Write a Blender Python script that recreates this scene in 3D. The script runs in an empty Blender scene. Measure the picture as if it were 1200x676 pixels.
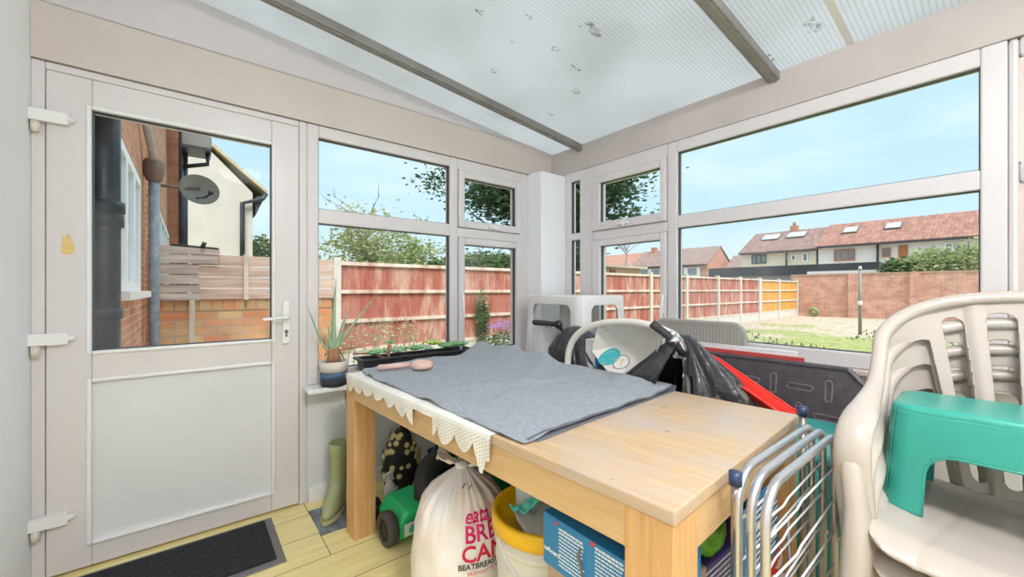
import bpy, math, random
from mathutils import Vector, Matrix, noise
from math import sin, cos, pi, radians as R, sqrt, atan2, hypot
random.seed(7)
sc = bpy.context.scene
C = sc.collection
# ------------------------------------------------------------------ camera
FPX, TH, HC, CXP, CYP = 471.0, R(51.26), 1.14, 600.0, 339.5
D1, D2 = 2.37, 2.315            # inner planes: left wall y=D1, right wall x=D2
fwx, fwy, rtx, rty = cos(TH), sin(TH), sin(TH), -cos(TH)
cam = bpy.data.cameras.new('camera'); co = bpy.data.objects.new('camera', cam); C.objects.link(co)
co.location = (0, 0, HC); co.rotation_euler = (R(90), 0, TH - R(90))
cam.sensor_width = 36; cam.lens = FPX / 1200 * 36; cam.shift_y = 1.5 / 1200; cam.clip_start = .02; cam.clip_end = 500
sc.camera = co
# ------------------------------------------------------------------ light and exposure
sc.view_settings.view_transform = 'Standard'; sc.view_settings.look = 'None'
sc.view_settings.exposure = 0.68; sc.view_settings.gamma = 1; sc.view_settings.use_curve_mapping = False
W = bpy.data.worlds.new('sky'); sc.world = W; W.use_nodes = True
wn, wl = W.node_tree.nodes, W.node_tree.links
wn.clear()
tc = wn.new('ShaderNodeTexCoord'); sp = wn.new('ShaderNodeSeparateXYZ'); wl.new(tc.outputs['Generated'], sp.inputs[0])
gr = wn.new('ShaderNodeValToRGB'); wl.new(sp.outputs[2], gr.inputs[0])
gr.color_ramp.elements[0].position = 0.0; gr.color_ramp.elements[0].color = (.62, .73, .80, 1)
gr.color_ramp.elements[1].position = 1.0; gr.color_ramp.elements[1].color = (1.4, 1.48, 1.6, 1)
for p_, c_ in ((.12, (.485, .65, .74, 1)), (.35, (.385, .585, .70, 1)), (.6, (.9, 1.0, 1.12, 1))):
    e = gr.color_ramp.elements.new(p_); e.color = c_
mp = wn.new('ShaderNodeMapping'); mp.inputs['Scale'].default_value = (1.2, 1.2, 4.5); wl.new(tc.outputs['Generated'], mp.inputs[0])
nz = wn.new('ShaderNodeTexNoise'); nz.inputs['Scale'].default_value = 2.2; nz.inputs['Detail'].default_value = 5; wl.new(mp.outputs[0], nz.inputs[0])
cr = wn.new('ShaderNodeValToRGB'); cr.color_ramp.elements[0].position = .42; cr.color_ramp.elements[1].position = .78
cr.color_ramp.elements[1].color = (.7, .7, .7, 1); wl.new(nz.outputs[0], cr.inputs[0])
mx = wn.new('ShaderNodeMixRGB'); wl.new(cr.outputs[0], mx.inputs[0]); wl.new(gr.outputs[0], mx.inputs[1]); mx.inputs[2].default_value = (.70, .78, .83, 1)
bgn = wn.new('ShaderNodeBackground'); bgn.inputs[1].default_value = 0.92; wl.new(mx.outputs[0], bgn.inputs[0])
wo = wn.new('ShaderNodeOutputWorld'); wl.new(bgn.outputs[0], wo.inputs[0])
LAMP = (60, 8)      # strengths of the two added opal fill lamps built further down
sl = bpy.data.lights.new('sun', 'SUN'); sl.energy = 2.6; sl.angle = R(25); sl.color = (1, .96, .9)
so = bpy.data.objects.new('sun', sl); C.objects.link(so); so.rotation_euler = (R(28), R(-22), R(20))
# ------------------------------------------------------------------ pixel of the photograph -> point on a plane of the place
def ray(u, v):
    k = (u - CXP) / FPX
    return fwx + k * rtx, fwy + k * rty, (CYP - v) / FPX
def onz(u, v, z):
    r = ray(u, v); t = (z - HC) / r[2]; return Vector((t * r[0], t * r[1], z))
def ony(u, v, y):
    r = ray(u, v); t = y / r[1]; return Vector((t * r[0], y, HC + t * r[2]))
def onx(u, v, x):
    r = ray(u, v); t = x / r[0]; return Vector((x, t * r[1], HC + t * r[2]))
# ------------------------------------------------------------------ materials
def newmat(name):
    m = bpy.data.materials.new(name); m.use_nodes = True
    n, l = m.node_tree.nodes, m.node_tree.links
    b = n['Principled BSDF']; return m, n, l, b
def _vec(n, l, scale, space='Object'):
    t = n.new('ShaderNodeTexCoord'); mp = n.new('ShaderNodeMapping'); l.new(t.outputs[space], mp.inputs[0])
    mp.inputs['Scale'].default_value = scale if isinstance(scale, tuple) else (scale,) * 3
    return mp.outputs[0]
def mat(name, col, rough=.5, metal=0, var=0, vs=8, bump=0, bs=60, col2=None, spec=.5, sheen=0, trans=0, detail=4, lo=.3, hi=.7):
    m, n, l, b = newmat(name)
    b.inputs['Base Color'].default_value = (*col, 1); b.inputs['Roughness'].default_value = rough
    b.inputs['Metallic'].default_value = metal; b.inputs['Specular IOR Level'].default_value = spec
    if sheen: b.inputs['Sheen Weight'].default_value = sheen
    if trans: b.inputs['Transmission Weight'].default_value = trans
    if var or col2:
        c2 = col2 or tuple(max(0, c * (1 - var)) for c in col)
        t = n.new('ShaderNodeTexNoise'); t.inputs['Detail'].default_value = detail; t.inputs['Scale'].default_value = 1
        l.new(_vec(n, l, vs), t.inputs[0])
        r = n.new('ShaderNodeValToRGB'); r.color_ramp.elements[0].position = lo; r.color_ramp.elements[1].position = hi
        r.color_ramp.elements[0].color = (*c2, 1); r.color_ramp.elements[1].color = (*col, 1)
        l.new(t.outputs[0], r.inputs[0]); l.new(r.outputs[0], b.inputs['Base Color'])
    if bump:
        t = n.new('ShaderNodeTexNoise'); t.inputs['Scale'].default_value = 1; t.inputs['Detail'].default_value = 3
        l.new(_vec(n, l, bs), t.inputs[0]); bp = n.new('ShaderNodeBump'); bp.inputs['Strength'].default_value = bump
        bp.inputs['Distance'].default_value = .01; l.new(t.outputs[0], bp.inputs['Height']); l.new(bp.outputs[0], b.inputs['Normal'])
    return m
def wall_vec(n, l, axis):
    t = n.new('ShaderNodeTexCoord'); s = n.new('ShaderNodeSeparateXYZ'); l.new(t.outputs['Object'], s.inputs[0])
    c = n.new('ShaderNodeCombineXYZ'); l.new(s.outputs[axis], c.inputs[0]); l.new(s.outputs[2], c.inputs[1]); return c.outputs[0]
def brick(name, axis, c1, c2, mortar, w=.225, h=.075, off=.5):
    m, n, l, b = newmat(name); b.inputs['Roughness'].default_value = .9
    v = wall_vec(n, l, axis)
    t = n.new('ShaderNodeTexBrick'); l.new(v, t.inputs[0]); t.inputs['Scale'].default_value = 1
    t.inputs['Brick Width'].default_value = w; t.inputs['Row Height'].default_value = h; t.inputs['Mortar Size'].default_value = .006
    t.inputs['Color1'].default_value = (*c1, 1); t.inputs['Color2'].default_value = (*c2, 1); t.inputs['Mortar'].default_value = (*mortar, 1)
    t.offset = off
    nz = n.new('ShaderNodeTexNoise'); nz.inputs['Scale'].default_value = 3; nz.inputs['Detail'].default_value = 6; l.new(v, nz.inputs[0])
    mxx = n.new('ShaderNodeMixRGB'); mxx.blend_type = 'MULTIPLY'; mxx.inputs[0].default_value = .55
    rr = n.new('ShaderNodeValToRGB'); rr.color_ramp.elements[0].position = .3; rr.color_ramp.elements[0].color = (.55, .5, .5, 1)
    rr.color_ramp.elements[1].position = .65; rr.color_ramp.elements[1].color = (1.1, 1.1, 1.1, 1); l.new(nz.outputs[0], rr.inputs[0])
    l.new(t.outputs[0], mxx.inputs[1]); l.new(rr.outputs[0], mxx.inputs[2]); l.new(mxx.outputs[0], b.inputs['Base Color'])
    bp = n.new('ShaderNodeBump'); bp.inputs['Strength'].default_value = .5; bp.inputs['Distance'].default_value = .01; bp.invert = True
    l.new(t.outputs['Fac'], bp.inputs['Height']); l.new(bp.outputs[0], b.inputs['Normal'])
    return m
def wood(name, c1, c2, axis=1, stretch=14, rough=.5, knots=False, wear=None, fine=55):
    m, n, l, b = newmat(name); b.inputs['Roughness'].default_value = rough
    s = [fine, fine, fine]; s[axis] = fine / stretch
    t = n.new('ShaderNodeTexNoise'); t.inputs['Scale'].default_value = 1; t.inputs['Detail'].default_value = 6; t.inputs['Distortion'].default_value = .6
    l.new(_vec(n, l, tuple(s)), t.inputs[0])
    r = n.new('ShaderNodeValToRGB'); r.color_ramp.elements[0].position = .3; r.color_ramp.elements[1].position = .72
    r.color_ramp.elements[0].color = (*c2, 1); r.color_ramp.elements[1].color = (*c1, 1); l.new(t.outputs[0], r.inputs[0])
    out = r.outputs[0]
    if wear:
        t2 = n.new('ShaderNodeTexNoise'); t2.inputs['Scale'].default_value = 5; t2.inputs['Detail'].default_value = 8; t2.inputs['Roughness'].default_value = .65
        l.new(_vec(n, l, (1, .6, 1)), t2.inputs[0])
        r2 = n.new('ShaderNodeValToRGB'); r2.color_ramp.elements[0].position = .42; r2.color_ramp.elements[1].position = .66
        r2.color_ramp.elements[1].color = (.8, .8, .8, 1); l.new(t2.outputs[0], r2.inputs[0])
        mm = n.new('ShaderNodeMixRGB'); l.new(r2.outputs[0], mm.inputs[0]); l.new(out, mm.inputs[1]); mm.inputs[2].default_value = (*wear, 1); out = mm.outputs[0]
        t3 = n.new('ShaderNodeTexNoise'); t3.inputs['Scale'].default_value = 26; t3.inputs['Detail'].default_value = 2
        l.new(_vec(n, l, (1, 1, 1)), t3.inputs[0])
        r3 = n.new('ShaderNodeValToRGB'); r3.color_ramp.elements[0].position = .735; r3.color_ramp.elements[1].position = .79; l.new(t3.outputs[0], r3.inputs[0])
        m3 = n.new('ShaderNodeMixRGB'); l.new(r3.outputs[0], m3.inputs[0]); l.new(out, m3.inputs[1]); m3.inputs[2].default_value = (.22, .13, .07, 1); out = m3.outputs[0]
    l.new(out, b.inputs['Base Color'])
    bp = n.new('ShaderNodeBump'); bp.inputs['Strength'].default_value = .12; bp.inputs['Distance'].default_value = .003
    l.new(t.outputs[0], bp.inputs['Height']); l.new(bp.outputs[0], b.inputs['Normal'])
    return m
def glassmat(name, tint=(.97, .985, .98), refl=.06, haze=0.0):
    m, n, l, b = newmat(name); n.remove(b); o = n['Material Output']
    tr = n.new('ShaderNodeBsdfTransparent'); tr.inputs[0].default_value = (*tint, 1)
    gl = n.new('ShaderNodeBsdfGlossy'); gl.inputs['Roughness'].default_value = .01
    lw = n.new('ShaderNodeLayerWeight'); lw.inputs[0].default_value = .12
    ma = n.new('ShaderNodeMath'); ma.operation = 'MULTIPLY'; ma.inputs[1].default_value = refl * 4; l.new(lw.outputs['Fresnel'], ma.inputs[0])
    mx = n.new('ShaderNodeMixShader'); l.new(ma.outputs[0], mx.inputs[0]); l.new(tr.outputs[0], mx.inputs[1]); l.new(gl.outputs[0], mx.inputs[2])
    out = mx.outputs[0]
    if haze:
        df = n.new('ShaderNodeBsdfDiffuse'); df.inputs[0].default_value = (.9, .92, .95, 1)
        t = n.new('ShaderNodeTexNoise'); t.inputs['Scale'].default_value = 2.3; t.inputs['Detail'].default_value = 6; l.new(_vec(n, l, 1), t.inputs[0])
        r = n.new('ShaderNodeValToRGB'); r.color_ramp.elements[0].position = .45; r.color_ramp.elements[0].color = (0, 0, 0, 1); r.color_ramp.elements[1].position = .8
        r.color_ramp.elements[1].color = (haze, haze, haze, 1); l.new(t.outputs[0], r.inputs[0])
        m2 = n.new('ShaderNodeMixShader'); l.new(r.outputs[0], m2.inputs[0]); l.new(out, m2.inputs[1]); l.new(df.outputs[0], m2.inputs[2]); out = m2.outputs[0]
    l.new(out, o.inputs[0]); return m
def foliage_mat(name, c1, c2):
    m, n, l, b = newmat(name); b.inputs['Roughness'].default_value = .6
    t = n.new('ShaderNodeTexNoise'); t.inputs['Scale'].default_value = 3; t.inputs['Detail'].default_value = 5; l.new(_vec(n, l, 1), t.inputs[0])
    r = n.new('ShaderNodeValToRGB'); r.color_ramp.elements[0].position = .35; r.color_ramp.elements[1].position = .65
    r.color_ramp.elements[0].color = (*c1, 1); r.color_ramp.elements[1].color = (*c2, 1); l.new(t.outputs[0], r.inputs[0]); l.new(r.outputs[0], b.inputs['Base Color'])
    o = n['Material Output']; tr = n.new('ShaderNodeBsdfTranslucent'); l.new(r.outputs[0], tr.inputs[0])
    mx = n.new('ShaderNodeMixShader'); mx.inputs[0].default_value = .35; l.new(b.outputs[0], mx.inputs[1]); l.new(tr.outputs[0], mx.inputs[2]); l.new(mx.outputs[0], o.inputs[0])
    return m
M = {}
M['upvc'] = mat('upvc', (.74, .70, .695), .28, var=.05, vs=3)
M['fascia'] = mat('fascia', (.67, .59, .535), .4, var=.09, vs=2.2, detail=8)
M['gable'] = mat('gable', (.68, .64, .64), .45, var=.05, vs=2)
M['plaster'] = mat('plaster', (.93, .94, .97), .7, var=.03, vs=2, bump=.05, bs=90)
M['header_r'] = mat('header_r', (.60, .535, .50), .6, var=.12, vs=3, detail=8, bump=.1, bs=40)
M['board'] = mat('board', (.74, .75, .765), .5, var=.05, vs=3)
M['bead'] = mat('bead', (.86, .85, .84), .3)
M['gasket'] = mat('gasket', (.06, .07, .08), .6)
M['glass'] = glassmat('glass', haze=.10)
M['glass_up'] = glassmat('glass_up', haze=.03)
M['glass_far'] = mat('glass_far', (.18, .22, .26), .08, spec=.8)
M['grey_bar'] = mat('grey_bar', (.29, .275, .25), .45, var=.25, vs=12)
M['white_pl'] = mat('white_pl', (.86, .84, .83), .3, var=.03)
M['chair_pl'] = mat('chair_pl', (.54, .47, .405), .27, var=.06, vs=5)
M['cream_pl'] = mat('cream_pl', (.82, .77, .68), .3, var=.06, vs=6)
M['teal_pl'] = mat('teal_pl', (.035, .36, .28), .3, var=.12, vs=7)
M['teal_tub'] = mat('teal_tub', (.05, .42, .38), .35, var=.1)
M['table_top'] = wood('table_top', (.68, .485, .29), (.55, .36, .18), 1, 12, .42, wear=(.52, .455, .42))
M['table_side'] = wood('table_side', (.72, .49, .25), (.62, .39, .17), 1, 12, .45)
M['table_end'] = wood('table_end', (.72, .49, .25), (.62, .39, .17), 0, 12, .45)
M['table_leg'] = wood('table_leg', (.76, .46, .20), (.62, .33, .12), 2, 12, .45)
M['cloth'] = mat('cloth', (.42, .46, .51), .95, var=.32, vs=(150, 60, 60), bump=.6, bs=420, sheen=.2)
M['cloth_under'] = mat('cloth_under', (.16, .17, .19), .95, var=.25, vs=200)
M['lace'] = mat('lace', (.88, .85, .78), .9)
M['blackbag'] = mat('blackbag', (.03, .03, .034), .3, spec=.8, bump=.9, bs=24)
M['black'] = mat('black', (.02, .02, .022), .45)
M['rubber'] = mat('rubber', (.035, .033, .033), .6, bump=.2, bs=150)
M['chrome'] = mat('chrome', (.75, .75, .77), .2, metal=1)
M['steel'] = mat('steel', (.60, .60, .62), .32, metal=.85)
M['steel_dark'] = mat('steel_dark', (.36, .31, .28), .4, metal=.7)
M['wire'] = mat('wire', (.88, .88, .88), .35)
M['navy'] = mat('navy', (.03, .05, .12), .35)
M['tuff'] = mat('tuff', (.115, .095, .105), .42, var=.35, vs=30, bump=.1, bs=80)
M['tuff_edge'] = mat('tuff_edge', (.22, .19, .205), .4)
M['red_pl'] = mat('red_pl', (.85, .035, .02), .3)
M['dull_red'] = mat('dull_red', (.58, .08, .07), .4)
M['yellow_lid'] = mat('yellow_lid', (.98, .56, .01), .35, var=.08)
M['bucket'] = mat('bucket', (.84, .80, .72), .35, var=.06, vs=10)
M['bucket_in'] = mat('bucket_in', (.60, .54, .52), .4)
M['green_pl'] = mat('green_pl', (.03, .60, .20), .35)
M['dkgreen'] = mat('dkgreen', (.0, .22, .09), .45)
M['floral'] = mat('floral', (.03, .026, .028), .6)
M['gold'] = mat('gold', (.72, .60, .28), .6)
M['boot'] = mat('boot', (.38, .40, .20), .42, var=.12, vs=9)
M['boot_sole'] = mat('boot_sole', (.62, .55, .28), .6)
M['box_blue'] = mat('box_blue', (.02, .24, .52), .4, var=.1)
M['box_white'] = mat('box_white', (.85, .9, .92), .5)
M['box_red'] = mat('box_red', (.7, .05, .05), .5)
M['card'] = mat('card', (.50, .36, .22), .8)
M['card_white'] = mat('card_white', (.78, .77, .75), .6)
M['dkblue'] = mat('dkblue', (.03, .08, .33), .35, col2=(.12, .03, .30), vs=4)
M['lime'] = mat('lime', (.20, .66, .04), .3, var=.5, vs=30, bump=1, bs=45)
M['yellow'] = mat('yellow', (.85, .62, .08), .4)
M['magenta'] = mat('magenta', (.72, .01, .16), .5)
M['ink'] = mat('ink', (.05, .05, .06), .5)
M['mat_fibre'] = mat('mat_fibre', (.045, .045, .055), 1, var=.75, vs=90, bump=1, bs=200)
M['mat_edge'] = mat('mat_edge', (.20, .19, .185), .7)
M['slate'] = mat('slate', (.30, .34, .37), .4, col2=(.05, .055, .065), vs=(26, 12, 12), detail=8)
M['terracotta'] = mat('terracotta', (.45, .2, .1), .8)
M['pot_white'] = mat('pot_white', (.78, .72, .65), .6, var=.08, vs=30)
M['pot_blue'] = mat('pot_blue', (.10, .17, .30), .6, var=.4, vs=90)
M['pot_dark'] = mat('pot_dark', (.025, .025, .035), .6)
M['soil'] = mat('soil', (.06, .035, .02), 1, bump=.8, bs=80)
M['aloe'] = mat('aloe', (.30, .46, .26), .45, col2=(.44, .52, .38), vs=12)
M['aloe_dry'] = mat('aloe_dry', (.45, .24, .12), .8, var=.4, vs=30)
M['succ'] = mat('succ', (.30, .58, .22), .5, col2=(.12, .36, .14), vs=40)
M['succ2'] = mat('succ2', (.70, .80, .15), .5, col2=(.40, .60, .12), vs=40)
M['succ3'] = mat('succ3', (.40, .62, .40), .5, col2=(.18, .40, .26), vs=40)
M['planter'] = mat('planter', (.03, .033, .038), .4)
M['pink'] = mat('pink', (.80, .52, .44), .4)
M['brick_own'] = brick('brick_own', 1, (.50, .19, .10), (.62, .29, .17), (.62, .48, .40))
M['brick_nb'] = brick('brick_nb', 1, (.52, .21, .12), (.60, .30, .18), (.62, .50, .42))
M['brick_bd'] = brick('brick_bd', 0, (.66, .25, .11), (.62, .42, .22), (.40, .34, .28), w=.30, h=.105)
M['brick_far'] = brick('brick_far', 1, (.62, .31, .23), (.70, .40, .30), (.70, .58, .50), w=.30, h=.1)
M['brick_gable'] = brick('brick_gable', 0, (.50, .23, .15), (.56, .28, .18), (.5, .36, .28), w=.5, h=.2)
M['timber'] = wood('timber', (.66, .56, .49), (.34, .27, .26), 0, 10, .85, fine=14)
M['timber_tan'] = wood('timber_tan', (.68, .52, .43), (.44, .30, .25), 0, 10, .85, fine=14)
M['timber_pale'] = wood('timber_pale', (.70, .61, .52), (.50, .42, .36), 2, 8, .85, fine=14)
def fence_mat(name, base, worn, wood_c):
    m, n, l, b = newmat(name); b.inputs['Roughness'].default_value = .85
    t = n.new('ShaderNodeTexNoise'); t.inputs['Scale'].default_value = 1; t.inputs['Detail'].default_value = 7; t.inputs['Roughness'].default_value = .62
    l.new(_vec(n, l, (6, 6, 1.5)), t.inputs[0])
    r = n.new('ShaderNodeValToRGB'); r.color_ramp.elements[0].position = .34; r.color_ramp.elements[0].color = (*base, 1)
    r.color_ramp.elements[1].position = .64; r.color_ramp.elements[1].color = (*wood_c, 1)
    e = r.color_ramp.elements.new(.50); e.color = (*worn, 1); l.new(t.outputs[0], r.inputs[0])
    l.new(r.outputs[0], b.inputs['Base Color']); return m
M['fence_red'] = fence_mat('fence_red', (.35, .085, .06), (.44, .16, .12), (.55, .34, .27))
M['fence_red2'] = fence_mat('fence_red2', (.50, .12, .08), (.62, .22, .16), (.70, .48, .40))
M['fence_rail'] = fence_mat('fence_rail', (.50, .30, .24), (.66, .54, .46), (.72, .64, .56))
M['fence_yellow'] = fence_mat('fence_yellow', (.60, .28, .04), (.66, .34, .07), (.62, .40, .15))
M['concrete'] = mat('concrete', (.66, .63, .58), .9, var=.15, vs=8)
M['gravel'] = mat('gravel', (.5, .48, .44), .95, var=.3, vs=15)
M['render_cream'] = mat('render_cream', (.60, .54, .50), .9, var=.12, vs=1.2, detail=8)
M['render_white'] = mat('render_white', (.78, .76, .73), .9, var=.1, vs=.6, detail=6)
M['render_lemon'] = mat('render_lemon', (.74, .67, .55), .9, var=.06, vs=.8)
M['verge'] = mat('verge', (.62, .48, .32), .8, var=.3, vs=6)
def rooftile(name, c1, c2, w, h, axis=1):
    m = brick(name, axis, c1, c2, tuple(c * .45 for c in c1), w, h, .0)
    return m
M['roof_red'] = rooftile('roof_red', (.30, .145, .11), (.39, .21, .16), .22, .30)
M['roof_brown'] = rooftile('roof_brown', (.23, .14, .12), (.31, .20, .17), .22, .30)
M['roof_brown2'] = rooftile('roof_brown2', (.27, .19, .17), (.32, .23, .20), .45, .3)
M['roof_orange'] = rooftile('roof_orange', (.42, .22, .16), (.46, .26, .19), .45, .3)
M['flatroof'] = mat('flatroof', (.045, .05, .06), .6)
M['grey_wall'] = mat('grey_wall', (.34, .35, .36), .9, var=.1)
M['pipe_blue'] = mat('pipe_blue', (.16, .22, .28), .5, col2=(.32, .36, .38), vs=14, detail=8)
M['pipe_pale'] = mat('pipe_pale', (.50, .46, .46), .6, var=.2)
M['pipe_black'] = mat('pipe_black', (.04, .055, .08), .4, col2=(.018, .022, .03), vs=5, detail=8)
M['hopper'] = mat('hopper', (.24, .16, .14), .6, var=.3)
M['dish'] = mat('dish', (.42, .48, .56), .4, var=.15)
M['brown_win'] = mat('brown_win', (.42, .17, .06), .6)
M['white_win'] = mat('white_win', (.86, .87, .88), .4)
M['shed'] = mat('shed', (.80, .62, .38), .8, var=.08, vs=(8, 8, .5))
M['bark'] = mat('bark', (.12, .09, .07), .95, var=.4, vs=8)
M['twig'] = mat('twig', (.32, .25, .22), .9)
M['leaf_dark'] = foliage_mat('leaf_dark', (.02, .05, .025), (.07, .13, .05))
M['leaf_mid'] = foliage_mat('leaf_mid', (.06, .12, .04), (.20, .28, .10))
M['leaf_light'] = foliage_mat('leaf_light', (.24, .32, .13), (.50, .55, .27))
M['leaf_yellow'] = foliage_mat('leaf_yellow', (.45, .45, .08), (.62, .60, .14))
M['flower'] = foliage_mat('flower', (.35, .18, .45), (.5, .3, .6))
M['stain'] = mat('stain', (.84, .60, .22), .5, var=.2, vs=40)
M['dark_grey'] = mat('dark_grey', (.20, .18, .17), .8)
M['sticker_teal'] = mat('sticker_teal', (.02, .42, .50), .5, col2=(.62, .62, .12), vs=120, lo=.36, hi=.42)
M['paper_blue'] = mat('paper_blue', (.04, .22, .45), .5)
# polycarbonate roof
def poly_mat():
    m, n, l, b = newmat('polycarbonate'); n.remove(b); o = n['Material Output']
    w = n.new('ShaderNodeTexWave'); w.bands_direction = 'Y'; w.inputs['Scale'].default_value = 17; w.inputs['Distortion'].default_value = 0
    t = n.new('ShaderNodeTexCoord'); l.new(t.outputs['Object'], w.inputs[0])
    r = n.new('ShaderNodeValToRGB'); r.color_ramp.elements[0].position = .02; r.color_ramp.elements[0].color = (.53, .55, .555, 1)
    r.color_ramp.elements[1].position = .30; r.color_ramp.elements[1].color = (.64, .66, .665, 1); l.new(w.outputs[0], r.inputs[0])
    nz = n.new('ShaderNodeTexNoise'); nz.inputs['Scale'].default_value = 2.1; nz.inputs['Detail'].default_value = 7; l.new(t.outputs['Object'], nz.inputs[0])
    r2 = n.new('ShaderNodeValToRGB'); r2.color_ramp.elements[0].position = .28; r2.color_ramp.elements[0].color = (.88, .88, .87, 1)
    r2.color_ramp.elements[1].position = .6; r2.color_ramp.elements[1].color = (1, 1, 1, 1); l.new(nz.outputs[0], r2.inputs[0])
    mm = n.new('ShaderNodeMixRGB'); mm.blend_type = 'MULTIPLY'; mm.inputs[0].default_value = 1; l.new(r.outputs[0], mm.inputs[1]); l.new(r2.outputs[0], mm.inputs[2])
    tr = n.new('ShaderNodeBsdfTranslucent'); l.new(mm.outputs[0], tr.inputs[0])
    df = n.new('ShaderNodeBsdfDiffuse'); l.new(mm.outputs[0], df.inputs[0])
    mx = n.new('ShaderNodeMixShader'); mx.inputs[0].default_value = .25; l.new(tr.outputs[0], mx.inputs[1]); l.new(df.outputs[0], mx.inputs[2])
    l.new(mx.outputs[0], o.inputs[0]); return m
M['poly'] = poly_mat()
def bag_mat():
    m, n, l, b = newmat('carrier_film'); o = n['Material Output']
    b.inputs['Roughness'].default_value = .3; b.inputs['Base Color'].default_value = (.84, .80, .77, 1)
    t = n.new('ShaderNodeTexNoise'); t.inputs['Scale'].default_value = 7; t.inputs['Detail'].default_value = 3; l.new(_vec(n, l, 1), t.inputs[0])
    r = n.new('ShaderNodeValToRGB'); r.color_ramp.elements[0].position = .38; r.color_ramp.elements[0].color = (.86, .74, .64, 1)
    r.color_ramp.elements[1].position = .6; r.color_ramp.elements[1].color = (.87, .84, .81, 1); l.new(t.outputs[0], r.inputs[0]); l.new(r.outputs[0], b.inputs['Base Color'])
    return m
M['film'] = bag_mat()
def floor_mat():
    m, n, l, b = newmat('floor_planks'); b.inputs['Roughness'].default_value = .45
    t = n.new('ShaderNodeTexCoord'); mpn = n.new('ShaderNodeMapping'); l.new(t.outputs['Object'], mpn.inputs[0])
    mpn.inputs['Rotation'].default_value = (0, 0, 0); mpn.inputs['Location'].default_value = (-.475, -.036, 0)
    br = n.new('ShaderNodeTexBrick'); br.inputs['Scale'].default_value = 1; br.inputs['Brick Width'].default_value = 1.2; br.inputs['Row Height'].default_value = .2
    br.inputs['Mortar Size'].default_value = .0022; br.inputs['Color1'].default_value = (1, .84, .38, 1); br.inputs['Color2'].default_value = (1, .88, .44, 1)
    br.inputs['Mortar'].default_value = (.30, .20, .09, 1); br.inputs['Bias'].default_value = 0; l.new(mpn.outputs[0], br.inputs[0])
    nz = n.new('ShaderNodeTexNoise'); nz.inputs['Scale'].default_value = 1; nz.inputs['Detail'].default_value = 5
    l.new(_vec(n, l, (3, 30, 1)), nz.inputs[0])
    rr = n.new('ShaderNodeValToRGB'); rr.color_ramp.elements[0].position = .3; rr.color_ramp.elements[0].color = (.86, .82, .76, 1); rr.color_ramp.elements[1].position = .7
    rr.color_ramp.elements[1].color = (1, 1, 1, 1); l.new(nz.outputs[0], rr.inputs[0])
    mm = n.new('ShaderNodeMixRGB'); mm.blend_type = 'MULTIPLY'; mm.inputs[0].default_value = 1; l.new(br.outputs[0], mm.inputs[1]); l.new(rr.outputs[0], mm.inputs[2])
    l.new(mm.outputs[0], b.inputs['Base Color']); return m
M['floor'] = floor_mat()
def lawn_mat():
    m, n, l, b = newmat('lawn'); b.inputs['Roughness'].default_value = 1
    v = _vec(n, l, 1)
    a = n.new('ShaderNodeTexNoise'); a.inputs['Scale'].default_value = .55; a.inputs['Detail'].default_value = 7; l.new(v, a.inputs[0])
    s = n.new('ShaderNodeSeparateXYZ'); l.new(v, s.inputs[0])
    mr = n.new('ShaderNodeMapRange'); mr.inputs[1].default_value = 12; mr.inputs[2].default_value = 19; mr.inputs[3].default_value = -.12; mr.inputs[4].default_value = .22; l.new(s.outputs[0], mr.inputs[0])
    ad = n.new('ShaderNodeMath'); l.new(a.outputs[0], ad.inputs[0]); l.new(mr.outputs[0], ad.inputs[1])
    r = n.new('ShaderNodeValToRGB'); r.color_ramp.elements[0].position = .46; r.color_ramp.elements[0].color = (.32, .355, .13, 1)
    r.color_ramp.elements[1].position = .60; r.color_ramp.elements[1].color = (.50, .425, .335, 1)
    e = r.color_ramp.elements.new(.52); e.color = (.40, .39, .22, 1); l.new(ad.outputs[0], r.inputs[0])
    f = n.new('ShaderNodeTexNoise'); f.inputs['Scale'].default_value = 9; f.inputs['Detail'].default_value = 6; l.new(v, f.inputs[0])
    r2 = n.new('ShaderNodeValToRGB'); r2.color_ramp.elements[0].color = (.55, .55, .5, 1); r2.color_ramp.elements[0].position = .3; r2.color_ramp.elements[1].color = (1.1, 1.1, 1.1, 1); r2.color_ramp.elements[1].position = .65; l.new(f.outputs[0], r2.inputs[0])
    mm = n.new('ShaderNodeMixRGB'); mm.blend_type = 'MULTIPLY'; mm.inputs[0].default_value = 1; l.new(r.outputs[0], mm.inputs[1]); l.new(r2.outputs[0], mm.inputs[2])
    l.new(mm.outputs[0], b.inputs['Base Color']); return m
M['lawn'] = lawn_mat()
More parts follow.
